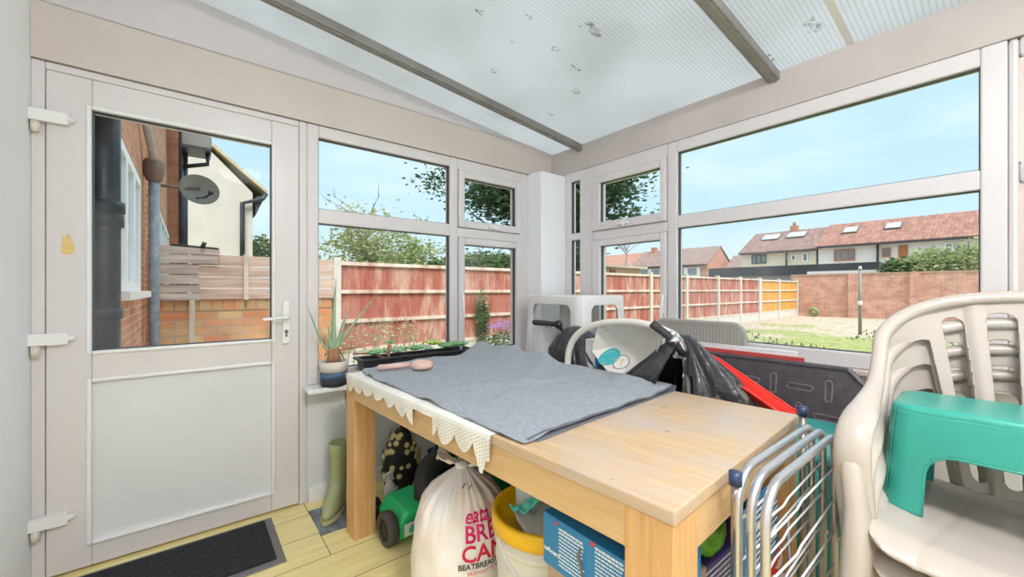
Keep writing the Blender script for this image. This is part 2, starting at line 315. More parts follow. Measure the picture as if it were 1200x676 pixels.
# ------------------------------------------------------------------ mesh helpers
def frame_from(d):
    d = d.normalized(); a = Vector((0, 0, 1)) if abs(d.z) < .9 else Vector((1, 0, 0))
    x = a.cross(d).normalized(); return x, d.cross(x).normalized()
class MB:
    def __init__(s): s.v = []; s.f = []; s.sm = []
    def add(s, vs, fs, smooth=False):
        o = len(s.v); s.v += [tuple(p) for p in vs]; s.f += [tuple(i + o for i in f) for f in fs]; s.sm += [smooth] * len(fs); return s
    def box(s, x0, x1, y0, y1, z0, z1, mtx=None):
        v = [Vector(p) for p in ((x0, y0, z0), (x1, y0, z0), (x1, y1, z0), (x0, y1, z0), (x0, y0, z1), (x1, y0, z1), (x1, y1, z1), (x0, y1, z1))]
        if mtx: v = [mtx @ p for p in v]
        return s.add(v, [(3, 2, 1, 0), (4, 5, 6, 7), (0, 1, 5, 4), (1, 2, 6, 5), (2, 3, 7, 6), (3, 0, 4, 7)])
    def tube(s, pts, r, n=12, closed=False, caps=True, sq=None, smooth=True):
        pts = [Vector(p) for p in pts]; N = len(pts); rs = r if isinstance(r, (list, tuple)) else [r] * N
        vs = []; X = None
        for i, p in enumerate(pts):
            a = pts[(i - 1) % N] if closed or i else p; b = pts[(i + 1) % N] if closed or i < N - 1 else p
            d = (b - a).normalized()
            if X is None: X, Y = frame_from(d)
            else:
                X = (X - d * X.dot(d)).normalized(); Y = d.cross(X).normalized()
            for k in range(n):
                an = 2 * pi * k / n; e = 1 if not sq else sq
                vs.append(p + X * cos(an) * rs[i] + Y * sin(an) * rs[i] * e)
        fs = []
        for i in range(N if closed else N - 1):
            for k in range(n):
                a = i * n + k; b = i * n + (k + 1) % n; c = ((i + 1) % N) * n + (k + 1) % n; d = ((i + 1) % N) * n + k; fs.append((a, b, c, d))
        if caps and not closed: fs += [tuple(range(n))[::-1], tuple((N - 1) * n + k for k in range(n))]
        return s.add(vs, fs, smooth)
    def cyl(s, a, b, r, r2=None, n=24, smooth=True): return s.tube([a, b], [r, r2 if r2 is not None else r], n, smooth=smooth)
    def lathe(s, prof, c=(0, 0, 0), n=40, mtx=None, fn=None, closed=False):
        vs = []
        for (r, z) in prof:
            for k in range(n):
                a = 2 * pi * k / n; p = Vector((r * cos(a), r * sin(a), z))
                if fn: p = fn(p, a, r, z)
                if mtx: p = mtx @ p
                vs.append(p + Vector(c))
        fs = []
        m = len(prof)
        for i in range(m if closed else m - 1):
            for k in range(n): fs.append((i * n + k, i * n + (k + 1) % n, ((i + 1) % m) * n + (k + 1) % n, ((i + 1) % m) * n + k))
        if not closed: fs += [tuple(range(n))[::-1], tuple((m - 1) * n + k for k in range(n))]
        return s.add(vs, fs, True)
    def ball(s, c, r, n=16, m=10, fn=None):
        r = r if isinstance(r, (tuple, list)) else (r, r, r); vs = []
        for i in range(m + 1):
            t = pi * i / m
            for k in range(n):
                a = 2 * pi * k / n; p = Vector((r[0] * sin(t) * cos(a), r[1] * sin(t) * sin(a), r[2] * cos(t)))
                if fn: p = fn(p)
                vs.append(p + Vector(c))
        fs = [(i * n + k, (i + 1) * n + k, (i + 1) * n + (k + 1) % n, i * n + (k + 1) % n) for i in range(m) for k in range(n)]
        return s.add(vs, fs, True)
    def prism(s, poly, fa, fb, smooth=False):      # poly: 2D points; fa, fb map (a, b) to the two 3D ends
        n = len(poly); vs = [fa(*p) for p in poly] + [fb(*p) for p in poly]
        fs = [tuple(range(n))[::-1], tuple(range(n, 2 * n))] + [(i, (i + 1) % n, n + (i + 1) % n, n + i) for i in range(n)]
        return s.add(vs, fs, smooth)
    def build(s, name, m, parent=None, bevel=0, mtx=None, segs=2):
        me = bpy.data.meshes.new(name); me.from_pydata(s.v, [], s.f); me.polygons.foreach_set('use_smooth', s.sm); me.materials.append(M[m] if isinstance(m, str) else m)
        me.validate(); me.update()
        import bmesh
        b = bmesh.new(); b.from_mesh(me); bmesh.ops.recalc_face_normals(b, faces=b.faces); b.to_mesh(me); b.free()
        o = bpy.data.objects.new(name, me); C.objects.link(o)
        if parent: o.parent = parent
        if mtx: o.matrix_local = mtx
        if bevel:
            bv = o.modifiers.new('bevel', 'BEVEL'); bv.width = bevel; bv.segments = segs; bv.limit_method = 'ANGLE'; bv.angle_limit = R(40)
        return o
def sheet(f, u0, u1, v0, v1, nu, nv, mp, th=0, mb=None):
    """marching-squares surface: keeps f(u,v)>0, maps (u,v) into space, gives it a thickness"""
    mb = mb or MB(); du, dv = (u1 - u0) / nu, (v1 - v0) / nv
    val = [[f(u0 + i * du, v0 + j * dv) for j in range(nv + 1)] for i in range(nu + 1)]
    ids = {}; P = []
    def node(i, j):
        k = (i, j)
        if k not in ids: ids[k] = len(P); P.append((u0 + i * du, v0 + j * dv))
        return ids[k]
    def edge(i, j, k, m):
        key = ((i, j), (k, m)) if (i, j) < (k, m) else ((k, m), (i, j))
        if key not in ids:
            a, b = val[i][j], val[k][m]; t = a / (a - b); t = min(.97, max(.03, t)); ids[key] = len(P)
            P.append((u0 + (i + (k - i) * t) * du, v0 + (j + (m - j) * t) * dv))
        return ids[key]
    F = []
    for i in range(nu):
        for j in range(nv):
            cs = [(i, j), (i + 1, j), (i + 1, j + 1), (i, j + 1)]; poly = []
            for q in range(4):
                a, b = cs[q], cs[(q + 1) % 4]; ia, ib = val[a[0]][a[1]] > 0, val[b[0]][b[1]] > 0
                if ia: poly.append(node(*a))
                if ia != ib: poly.append(edge(*a, *b))
            if len(poly) > 2: F.append(tuple(poly))
    V = [Vector(mp(*p)) for p in P]
    if not th: return mb.add(V, F, True)
    N = [Vector((0, 0, 0)) for _ in V]
    for fc in F:
        a, b, c = V[fc[0]], V[fc[1]], V[fc[2]]; nn = (b - a).cross(c - a)
        if len(fc) > 3: nn += (c - a).cross(V[fc[3]] - a)
        for k in fc: N[k] += nn
    N = [x.normalized() if x.length > 1e-12 else Vector((0, 0, 1)) for x in N]
    n = len(V); VV = [p + N[i] * th / 2 for i, p in enumerate(V)] + [p - N[i] * th / 2 for i, p in enumerate(V)]
    cnt = {}
    for fc in F:
        for q in range(len(fc)): cnt[(fc[q], fc[(q + 1) % len(fc)])] = 1
    FF = list(F) + [tuple(i + n for i in fc)[::-1] for fc in F]
    for (a, b) in cnt:
        if (b, a) not in cnt: FF.append((b, a, a + n, b + n))
    return mb.add(VV, FF, True)
def smoothstep(a, b, x): t = min(1, max(0, (x - a) / (b - a))); return t * t * (3 - 2 * t)
def sdbox(x, y, cx, cy, hx, hy, r):
    qx, qy = abs(x - cx) - hx + r, abs(y - cy) - hy + r
    return hypot(max(qx, 0), max(qy, 0)) + min(max(qx, qy), 0) - r
def sdpoly(p, poly):
    d = 1e9; s = -1; x, y = p; n = len(poly); j = n - 1
    for i in range(n):
        ax, ay = poly[i]; bx, by = poly[j]; ex, ey = bx - ax, by - ay; wx, wy = x - ax, y - ay
        t = max(0, min(1, (wx * ex + wy * ey) / (ex * ex + ey * ey + 1e-12))); d = min(d, hypot(wx - ex * t, wy - ey * t))
        if (ay > y) != (by > y) and x < (bx - ax) * (y - ay) / (by - ay) + ax: s = -s
        j = i
    return -d if s > 0 else d      # negative inside
def catmull(pts, n=8):
    pts = [Vector(p) for p in pts]; out = []
    for i in range(len(pts) - 1):
        a, b, c, d = pts[max(0, i - 1)], pts[i], pts[i + 1], pts[min(len(pts) - 1, i + 2)]
        for k in range(n):
            t = k / n; out.append(.5 * ((2 * b) + (c - a) * t + (2 * a - 5 * b + 4 * c - d) * t * t + (3 * b - a - 3 * c + d) * t ** 3))
    out.append(pts[-1]); return out
def text_mesh(body, size=1, shear=0, bold=0):
    cu = bpy.data.curves.new('lettering', 'FONT'); cu.body = body; cu.size = size; cu.shear = shear; cu.offset = bold; cu.resolution_u = 3
    o = bpy.data.objects.new('lettering', cu); C.objects.link(o); dg = bpy.context.evaluated_depsgraph_get(); me = bpy.data.meshes.new_from_object(o.evaluated_get(dg))
    vs = [v.co.copy() for v in me.vertices]; fs = [tuple(p.vertices) for p in me.polygons]
    bpy.data.objects.remove(o); bpy.data.curves.remove(cu); bpy.data.meshes.remove(me); return vs, fs
def struct(o): o['kind'] = 'structure'; return o
def tag(o, label, cat, group=None, kind=None):
    o['label'] = label; o['category'] = cat
    if group: o['group'] = group
    if kind: o['kind'] = kind
    return o
def thing(name, label, cat, loc=(0, 0, 0), rz=0, group=None):
    o = bpy.data.objects.new(name, None); C.objects.link(o); o.location = loc; o.rotation_euler = (0, 0, rz); o.empty_display_size = .05
    return tag(o, label, cat, group)
def copy_tree(o, parent=None):
    c = o.copy(); C.objects.link(c); c.parent = parent
    for ch in [x for x in bpy.data.objects if x.parent == o]: copy_tree(ch, c)
    return c
def nz3(x, y, z, s=1): return noise.noise(Vector((x * s, y * s, z * s)))
# ================================================================== THE ROOM
XW, YB = -.478, -1.35          # house wall plane, back wall plane
def zroof(x): return 2.237 + .108 * (D2 - x)
struct(MB().box(XW - .1, D2 + .1, YB - .1, D1 + .1, -.12, 0).build('floor', 'floor'))
# translucent ribbed roof sheet
def P3(a, b, z): return Vector((a, b, z))
xa, xb = XW - .12, D2 + .22
o = MB().prism([(xa, zroof(xa)), (xb, zroof(xb)), (xb, zroof(xb) + .016), (xa, zroof(xa) + .016)],
               lambda a, b: Vector((a, YB - .15, b)), lambda a, b: Vector((a, D1 + .2, b))).build('ceiling', 'poly'); ceil = struct(o)
# moss and dirt seen on the sheet
mz = MB()
for (u, v, w) in ((692, 34, .05), (699, 38, .03), (673, 80, .03), (676, 107, .03), (650, 57, .02), (645, 133, .02), (578, 82, .02), (562, 12, .02), (600, 48, .012), (952, 29, .045), (620, 18, .018), (900, 68, .03)):
    r_ = ray(u, v); k = (2.237 + .108 * D2 - HC) / (r_[2] + .108 * r_[0]); c = Vector((r_[0] * k, r_[1] * k, 0))
    for q in range(12):
        cx, cy = c.x + random.uniform(-1, 1) * w, c.y + random.uniform(-.6, .6) * w; rr = random.uniform(.15, .45) * w
        ring = [(cx + rr * cos(t) * random.uniform(.6, 1.3), cy + rr * .7 * sin(t) * random.uniform(.6, 1.3)) for t in [2 * pi * i / 9 for i in range(9)]]
        mz.prism(ring, lambda a, b, q=q: Vector((a, b, zroof(a) - .0009 - q * .0006)), lambda a, b, q=q: Vector((a, b, zroof(a) - .0006 - q * .0006)))
mo_ = mat('moss', (.30, .30, .29), .9); nn_, ll_ = mo_.node_tree.nodes, mo_.node_tree.links; tt_ = nn_.new('ShaderNodeBsdfTransparent'); xx_ = nn_.new('ShaderNodeMixShader'); xx_.inputs[0].default_value = .16
ll_.new(tt_.outputs[0], xx_.inputs[1]); ll_.new(nn_['Principled BSDF'].outputs[0], xx_.inputs[2]); ll_.new(xx_.outputs[0], nn_['Material Output'].inputs[0])
mz.build('moss_spots', mo_, ceil)
# rafters (grey aluminium bars) and a joint strip
def rafter(yc, w, h, m, name):
    x1 = D2 + .02
    a = MB().prism([(XW, zroof(XW) - h), (x1, zroof(x1) - h), (x1, zroof(x1) - .001), (XW, zroof(XW) - .001)],
                   lambda p, q: Vector((p, yc - w / 2, q)), lambda p, q: Vector((p, yc + w / 2, q))).build(name, m, bevel=.004)
    a['kind'] = 'structure'; return a
for i, (yc, w) in enumerate(((2.055, .05), (.758, .055))):
    b_ = rafter(yc, w, .045, 'grey_bar', 'trim_%d' % (i + 1))
    MB().prism([(XW, zroof(XW) - .045 - .006), (D2, zroof(D2) - .051), (D2, zroof(D2) - .0445), (XW, zroof(XW) - .0445)],
               lambda p, q: Vector((p, yc - w * .27, q)), lambda p, q: Vector((p, yc + w * .27, q))).build('cover_strip', 'grey_bar', b_)
rafter(.452, .03, .003, mat('joint', (.80, .80, .79), .5), 'trim_3')
# left wall (door and window wall): low wall, header, gable infill
wl_ = thing('wall_left', '', ''); del wl_['label'], wl_['category']; struct(wl_)
MB().box(.492, D2, D1, D1 + .09, 0, .60).build('panel', 'board', wl_)
MB().box(XW, D2, D1 - .012, D1 + .09, 2.0385, 2.262).build('header', 'fascia', wl_, bevel=.003)
MB().box(XW, D2, D1 + .004, D1 + .012, 2.255, 2.28).box(XW, D2, D1 + .002, D1 + .02, 2.02, 2.045).build('joint_shade', 'dark_grey', wl_)  # dark strips stand in for the shade inside the header joints
MB().prism([(XW, 2.2675), (D2, 2.2675), (D2, zroof(D2) - .001), (XW, zroof(XW) - .001)], lambda a, b: Vector((a, D1 - .002, b)), lambda a, b: Vector((a, D1 + .09, b))).build('gable', 'gable', wl_)
struct(MB().box(.495, 2.056, D1 - .014, D1, 0, .085).box(.495, 2.056, D1 - .022, D1 - .0141, 0, .07).build('baseboard_left', 'bead', bevel=.003))
# corner column and right wall
wr = thing('wall_right', '', ''); del wr['label'], wr['category']; struct(wr)
MB().box(D2, D2 + .09, YB, D1, 0, .79).build('panel', 'board', wr)
MB().box(D2 - .01, D2 + .09, YB, D1 - .012, 2.046, 2.236).build('header', 'header_r', wr, bevel=.003)
struct(MB().box(2.056, D2, 2.213, D1, 0, 2.034).build('wall_corner', 'plaster', bevel=.004))
struct(MB().box(XW - .1, XW, YB, D1 + .1, 0, 2.56).build('wall_house', 'plaster'))
struct(MB().box(XW, D2 + .09, YB - .1, YB, 0, 2.55).build('wall_back', 'plaster'))
# --- generic upvc members
def Fy(x0, x1, z0, z1, p=0, mb=None): return (mb or MB()).box(x0, x1, D1 - p, D1 + .06, z0, z1)
def Fx(y0, y1, z0, z1, p=0, mb=None): return (mb or MB()).box(D2 - p, D2 + .06, y0, y1, z0, z1)
def ring(fn, a0, a1, b0, b1, w, p, mb=None):    # frame of four members
    mb = mb or MB()
    if not isinstance(w, tuple): w = (w, w, w, w)   # left, right, bottom, top
    fn(a0, a0 + w[0], b0, b1, p, mb); fn(a1 - w[1], a1, b0, b1, p, mb); fn(a0 + w[0], a1 - w[1], b0, b0 + w[2], p, mb); fn(a0 + w[0], a1 - w[1], b1 - w[3], b1, p, mb); return mb
def pane(axis, a0, a1, b0, b1, m, parent, d=.022):
    g = MB(); q = MB(); e = .004
    if axis == 'y':
        g.box(a0 + .001, a1 - .001, D1 + d, D1 + d + .005, b0 + .001, b1 - .001)
        for (x0, x1, z0, z1) in ((a0, a0 + e, b0, b1), (a1 - e, a1, b0, b1), (a0 + e, a1 - e, b0, b0 + e), (a0 + e, a1 - e, b1 - e, b1)): q.box(x0, x1, D1 + d - .012, D1 + d + .012, z0, z1)
    else:
        g.box(D2 + d, D2 + d + .005, a0 + .001, a1 - .001, b0 + .001, b1 - .001)
        for (y0, y1, z0, z1) in ((a0, a0 + e, b0, b1), (a1 - e, a1, b0, b1), (a0 + e, a1 - e, b0, b0 + e), (a0 + e, a1 - e, b1 - e, b1)): q.box(D2 + d - .012, D2 + d + .012, y0, y1, z0, z1)
    gg = g.build('pane', m, parent); q.build('gasket', 'gasket', gg)
def bead(fn, a0, a1, b0, b1, parent, p=.014, w=.016):
    ring(fn, a0 - w, a1 + w, b0 - w, b1 + w, w, p).build('glazing_bead', 'bead', parent, bevel=.006)
# --- window 1 (left wall)
w1 = thing('window_1', '', ''); del w1['label'], w1['category']; struct(w1)
f_ = MB()
Fy(.492, .548, .63, 2.034, .006, f_); Fy(1.364, 1.424, .63, 2.034, .006, f_); Fy(1.975, 2.056, .63, 2.034, .006, f_)
Fy(.548, 1.364, 1.970, 2.034, .006, f_); Fy(1.424, 1.975, 1.957, 2.034, .006, f_)
Fy(.548, 1.364, 1.503, 1.582, .006, f_); Fy(1.424, 1.975, 1.500, 1.565, .006, f_)
Fy(.548, 1.364, .63, .70, .006, f_); Fy(1.424, 1.975, .63, .672, .006, f_)
f_.build('window_frame', 'upvc', w1, bevel=.006)
pane('y', .548, 1.364, 1.582, 1.970, 'glass_up', w1); pane('y', .548, 1.364, .70, 1.503, 'glass', w1)
def casement(axis, fn, a0, a1, b0, b1, g, parent, m='glass'):
    s_ = ring(fn, a0, a1, b0, b1, (g[0] - a0, a1 - g[1], g[2] - b0, b1 - g[3]), .022).build('sash', 'upvc', parent, bevel=.007); pane(axis, *g, m, s_, .012); return s_
s1 = casement('y', Fy, 1.427, 1.972, 1.567, 1.955, (1.472, 1.928, 1.617, 1.908), w1, 'glass_up')
s2 = casement('y', Fy, 1.427, 1.972, .674, 1.498, (1.472, 1.930, .722, 1.450), w1)
MB().box(1.665, 1.755, D1 - .045, D1 - .022, 1.578, 1.590).box(1.70, 1.72, D1 - .05, D1 - .02, 1.572, 1.60).build('handle', 'bead', s1, bevel=.003)
MB().box(1.440, 1.458, D1 - .036, D1 - .022, 1.00, 1.12).box(1.443, 1.455, D1 - .05, D1 - .036, .97, 1.06).build('handle', 'bead', s2, bevel=.004)
struct(MB().box(.470, 2.05, D1 - .135, D1 + .02, .603, .628).build('trim_4', 'bead', bevel=.006))     # window board
MB().box(.66, .68, D1 - .115, D1 - .003, .592, .603).box(.66, .68, D1 - .022, D1 - .003, .50, .592).build('bracket', 'bead', bpy.data.objects['trim_4'])
# --- window 2 (right wall)
w2 = thing('window_2', '', ''); del w2['label'], w2['category']; struct(w2)
f_ = MB()
for (a, b) in ((2.153, 2.213), (1.930, 2.057), (1.277, 1.340), (.012, .077)): Fx(a, b, .79, 2.046, .006, f_)
Fx(2.057, 2.153, 1.975, 2.046, .006, f_); Fx(2.057, 2.153, 1.522, 1.575, .006, f_); Fx(2.057, 2.153, .79, .86, .006, f_)
Fx(1.340, 1.930, 1.957, 2.046, .006, f_); Fx(1.340, 1.930, 1.500, 1.565, .006, f_); Fx(1.340, 1.930, .79, .82, .006, f_)
Fx(.077, 1.277, 1.977, 2.046, .006, f_); Fx(.077, 1.277, 1.515, 1.590, .006, f_); Fx(.077, 1.277, .79, .860, .006, f_)
f_.build('window_frame', 'upvc', w2, bevel=.006)
pane('x', 2.057, 2.153, 1.575, 1.975, 'glass_up', w2); pane('x', 2.057, 2.153, .86, 1.522, 'glass', w2)
pane('x', .077, 1.277, 1.590, 1.977, 'glass_up', w2); pane('x', .077, 1.277, .86, 1.515, 'glass', w2)
s1 = casement('x', Fx, 1.343, 1.927, 1.567, 1.955, (1.383, 1.862, 1.624, 1.908), w2, 'glass_up')
s2 = casement('x', Fx, 1.343, 1.927, .822, 1.498, (1.383, 1.858, .865, 1.453), w2)
MB().box(D2 - .045, D2 - .022, 1.60, 1.69, 1.582, 1.594).box(D2 - .05, D2 - .02, 1.635, 1.655, 1.575, 1.603).build('handle', 'bead', s1, bevel=.003)
MB().box(D2 - .036, D2 - .022, 1.354, 1.372, .99, 1.11).box(D2 - .05, D2 - .036, 1.357, 1.369, .96, 1.05).build('handle', 'bead', s2, bevel=.004)
struct(MB().box(D2 - .045, D2 + .02, YB, 2.2, .765, .789).build('trim_5', 'fascia', bevel=.005))
# --- window 3: blank panelled frame beyond the wide window
w3 = thing('window_3', '', ''); del w3['label'], w3['category']; struct(w3)
f_ = MB()
for (a, b) in ((-.014, .0115), (-.80, -.73), (YB, YB + .07)): Fx(a, b, .79, 2.046, .002, f_)
for (a, b) in ((-.73, -.014), (YB + .07, -.80)):
    for (z0, z1) in ((.79, .86), (1.525, 1.60), (1.977, 2.046)): Fx(a, b, z0, z1, .002, f_)
f_.build('window_frame', 'upvc', w3, bevel=.012)
for (a, b) in ((-.73, -.014), (YB + .07, -.80)):
    for (z0, z1) in ((.86, 1.525), (1.60, 1.977)): MB().box(D2 + .02, D2 + .05, a, b, z0, z1).build('panel', 'fascia', w3)
# --- the door
struct(MB().box(XW, -.440, D1 - .004, D1 + .06, 0, 2.034).box(.453, .492, D1 - .004, D1 + .06, 0, 2.034).box(-.44, .453, D1 - .004, D1 + .06, 2.004, 2.034).build('trim_6', 'upvc', bevel=.005))
dr = thing('door_1', '', ''); del dr['label'], dr['category']; struct(dr)
db = MB(); pz = .008
Fy(-.438, -.312, .012, 2.002, pz, db); Fy(.326, .451, .012, 2.002, pz, db); Fy(-.312, .326, 1.877, 2.002, pz, db); Fy(-.312, .326, .762, .889, pz, db); Fy(-.312, .326, .012, .113, pz, db)
db.build('door_leaf', 'upvc', dr, bevel=.005)
MB().box(-.312, .326, D1 + .004, D1 + .04, .113, .762).build('door_panel', 'board', dr)
for (z0, z1) in ((.113, .762), (.889, 1.877)): ring(Fy, -.328, .342, z0 - .015, z1 + .015, .0155, .018).build('bead', 'bead', dr, bevel=.006)
pane('y', -.312, .326, .889, 1.877, 'glass', dr, .012)
h_ = MB().box(.372, .408, D1 - .024, D1 - .008, .86, 1.085).build('handle_plate', 'bead', dr, bevel=.008, segs=3)
MB().tube(catmull([(.39, D1 - .02, 1.0), (.39, D1 - .062, 1.0), (.375, D1 - .072, 1.0), (.34, D1 - .072, .998), (.28, D1 - .067, .992)], 6), [.012] * 12 + [.0105] * 13, 10, sq=.8).build('lever', 'bead', h_)
MB().cyl((.39, D1 - .0235, .925), (.39, D1 - .027, .925), .009).box(.386, .394, D1 - .0272, D1 - .0235, .897, .92).build('keyhole', 'dark_grey', h_)
for zc in (1.79, .925, .215):
    hh = MB().box(-.478, -.375, D1 - .036, D1 - .0078, zc, zc + .045).tube([(-.376, D1 - .022, zc + .0225), (-.362, D1 - .022, zc + .0225), (-.356, D1 - .022, zc + .0225)], [.0225, .016, .006], 16, sq=.62).build('hinge', 'bead', dr, bevel=.004)
    MB().cyl((-.462, D1 - .022, zc - .042), (-.462, D1 - .022, zc - .001), .013, n=16).build('knuckle', mat('knuckle', (.76, .70, .6), .4), hh)
st = []
sheet(lambda a, b: -sdpoly((a, b), [(-.018, -.026), (-.008, -.036), (.004, -.036), (.016, -.024), (.018, 0), (.010, .022), (.006, .045), (-.001, .05), (-.004, .03), (-.010, .042), (-.015, .04), (-.014, .02), (-.019, 0)]), -.03, .03, -.035, .07, 24, 40,
      lambda a, b: (-.379 + a, D1 - .0086, 1.315 + b), .0006).build('stain', 'stain', dr)
# --- door mat and loose tile
dm = thing('door_mat', 'black doormat with grey rubber border inside the white door', 'mat', (0, 2.1, 0))
MB().box(-.42, .318, 1.905 - 2.1, 2.315 - 2.1, .0, .006).build('border', 'mat_edge', dm, bevel=.002)
MB().box(-.39, .286, 1.94 - 2.1, 2.29 - 2.1, .006, .014).build('pile', 'mat_fibre', dm, bevel=.003)
tl = MB().box(.475, .70, 2.003, 2.262, .0005, .004); tag(tl.build('floor_tile', 'slate'), 'loose dark marbled floor tile under the green boot', 'tile')
# --- ceiling lamp on the back part of the room (glints imply one; those built further down are added to brighten the room)
# ================================================================== THE GARDEN AND THE HOUSES
ZG = -.17
struct(MB().box(-30, 110, -60, 90, ZG - .3, ZG).build('lawn', 'lawn'))
struct(MB().box(-.42, 1.6, D1 + .1, 6.84, ZG, ZG + .015).build('patio', 'concrete'))
def leaves(mb, c, rad, n, s, clump=0, seedv=1):
    rnd = random.Random(seedv); c = Vector(c)
    cl = [Vector((rnd.gauss(0, .45), rnd.gauss(0, .45), rnd.gauss(0, .45))) for _ in range(clump)] if clump else None
    for i in range(n):
        if cl:
            q = cl[i % clump]; p = q + Vector((rnd.gauss(0, .17), rnd.gauss(0, .17), rnd.gauss(0, .17)))
        else:
            while True:
                p = Vector((rnd.uniform(-1, 1), rnd.uniform(-1, 1), rnd.uniform(-1, 1)))
                if p.length < 1: break
            p = p * (.6 + .4 * rnd.random())
        p = c + Vector((p.x * rad[0], p.y * rad[1], p.z * rad[2]))
        a = Vector((rnd.gauss(0, 1), rnd.gauss(0, 1), rnd.gauss(0, 1))).normalized(); x, y = frame_from(a); k = s * rnd.uniform(.6, 1.3)
        mb.add([p - x * k, p + y * k * .5, p + x * k, p - y * k * .5], [(0, 1, 2, 3)])
    return mb
def branches(mb, base, top, spread, n, r, seedv=1, up=.5):
    rnd = random.Random(seedv); base = Vector(base); top = Vector(top)
    mb.tube([base, base.lerp(top, .5) + Vector((rnd.uniform(-.1, .1), rnd.uniform(-.1, .1), 0)), top], [r, r * .7, r * .35], 7)
    for i in range(n):
        p = base.lerp(top, rnd.uniform(.25, .95)); a = rnd.uniform(0, 2 * pi); L = spread * rnd.uniform(.5, 1)
        q = p + Vector((cos(a) * L, sin(a) * L, L * up * rnd.uniform(.5, 1.4))); m_ = p.lerp(q, .5) + Vector((0, 0, L * .12))
        mb.tube([p, m_, q], [r * .35, r * .22, r * .06], 5)
        for k in range(3):
            s_ = p.lerp(q, rnd.uniform(.4, .95)); e = s_ + Vector((rnd.uniform(-1, 1), rnd.uniform(-1, 1), rnd.uniform(.1, 1))) * L * .35
            mb.tube([s_, e], [r * .14, r * .04], 4)
    return mb
# --- own house wall seen through the door glass
XH = -.42
hw = thing('brick_house_wall', 'red brick house wall with white window running beside the door', 'wall', (XH, 4, ZG))
MB().box(XH - .3, XH, D1 + .12, 6.6, ZG, 6.2).build('masonry', 'brick_own', hw, mtx=Matrix.Translation((-XH, -4, -ZG)))
def relocate(o, t): o.matrix_local = Matrix.Translation((-t.location.x, -t.location.y, -t.location.z)); return o
def hwindow(par, y0, y1, z0, z1, n, x=XH):
    f = MB(); f.box(x, x + .05, y0, y0 + .06, z0, z1).box(x, x + .05, y1 - .06, y1, z0, z1).box(x, x + .05, y0 + .06, y1 - .06, z0, z0 + .07).box(x, x + .05, y0 + .06, y1 - .06, z1 - .07, z1)
    w = (y1 - y0) / n
    for i in range(1, n): f.box(x, x + .05, y0 + w * i - .05, y0 + w * i + .05, z0 + .07, z1 - .07)
    fr = relocate(f.build('window_frame', 'white_win', par), par)
    for i in range(n): MB().box(x + .012, x + .02, y0 + w * i + .05, y0 + w * (i + 1) - .05, z0 + .07, z1 - .07).build('pane', mat('pane_sky', (.45, .55, .62), .08, spec=.8), fr)
    return fr
hwindow(hw, 3.7, 5.3, 1.13, 2.2, 3)
relocate(MB().box(XH, XH + .12, 3.6, 5.42, 1.07, 1.128).build('window_sill', 'white_win', hw), hw)
nb = thing('neighbour_house_wall', 'neighbouring brick wall with small white window beyond the boards', 'wall', (XH, 10, ZG))
relocate(MB().box(XH - .3, XH, 7.05, 13.0, ZG, 6.0).build('masonry', 'brick_nb', nb), nb)
hwindow(nb, 8.1, 12.3, 1.25, 2.4, 4)
relocate(MB().box(XH - .1, XH + .22, 13.02, 14.0, ZG, 5.4).build('masonry', 'brick_gable', nb), nb)
sp_ = thing('soil_pipe', 'thick dark soil pipe just outside the door glass', 'pipe', (-.322, 2.72, ZG))
relocate(MB().cyl((-.322, 2.72, ZG), (-.322, 2.72, 3.4), .062).build('pipe', 'pipe_black', sp_), sp_)
relocate(MB().lathe([(.066, 1.44), (.074, 1.445), (.074, 1.50), (.068, 1.505), (.078, 1.51), (.078, 1.56), (.066, 1.565)], (-.322, 2.72, 0)).build('collar', 'pipe_black', sp_), sp_)
relocate(MB().lathe([(.066, .0), (.07, .0), (.07, .05), (.066, .05)], (-.322, 2.72, 1.0)).build('collar', 'pipe_black', sp_), sp_)
dp = thing('rainwater_pipe', 'weathered blue grey rainwater pipe with cup shaped hopper on brick wall', 'pipe', (-.325, 6.3, ZG))
relocate(MB().cyl((-.325, 6.3, ZG), (-.325, 6.3, 2.42), .05).build('pipe', 'pipe_blue', dp), dp)
relocate(MB().lathe([(.05, 2.40), (.075, 2.42), (.095, 2.50), (.10, 2.62), (.085, 2.66)], (-.325, 6.3, 0)).build('hopper', 'hopper', dp), dp)
relocate(MB().tube([(-.325, 6.3, 2.60), (-.335, 6.1, 2.75), (-.37, 5.75, 2.95), (-.38, 5.5, 3.6), (-.38, 5.5, 4.4)], .038).build('upper_pipe', 'pipe_pale', dp), dp)
bp_ = thing('black_downpipe', 'black downpipe with bracket box on the far end of brick wall', 'pipe', (-.1, 12.7, ZG))
relocate(MB().cyl((-.12, 12.8, ZG), (-.12, 12.8, 5.6), .09).cyl((-.12, 12.8, 1.25), (-.12, 12.8, 1.75), .14).cyl((-.12, 12.8, 1.75), (.1, 12.6, 1.45), .09).build('pipe', 'pipe_black', bp_), bp_)
relocate(MB().box(-.15, .42, 12.2, 13.0, 4.55, 5.3).build('box_unit', mat('unit', (.20, .20, .20), .5), bp_, bevel=.03), bp_)
relocate(MB().tube([(.35, 12.5, 4.50), (.35, 12.5, 4.25), (-.12, 12.7, 4.15)], .05).box(-.15, .42, 12.2, 13.0, 4.50, 4.549).build('bracket', 'pipe_black', bp_), bp_)
sd = thing('satellite_dish', 'grey oval satellite dish on the neighbouring brick wall', 'satellite dish', (.15, 9.4, 3.0))
dm_ = Matrix.Rotation(R(58), 4, 'X') @ Matrix.Rotation(R(18), 4, 'Y')
dish_c = Vector((.14, 9.4, 3.05))
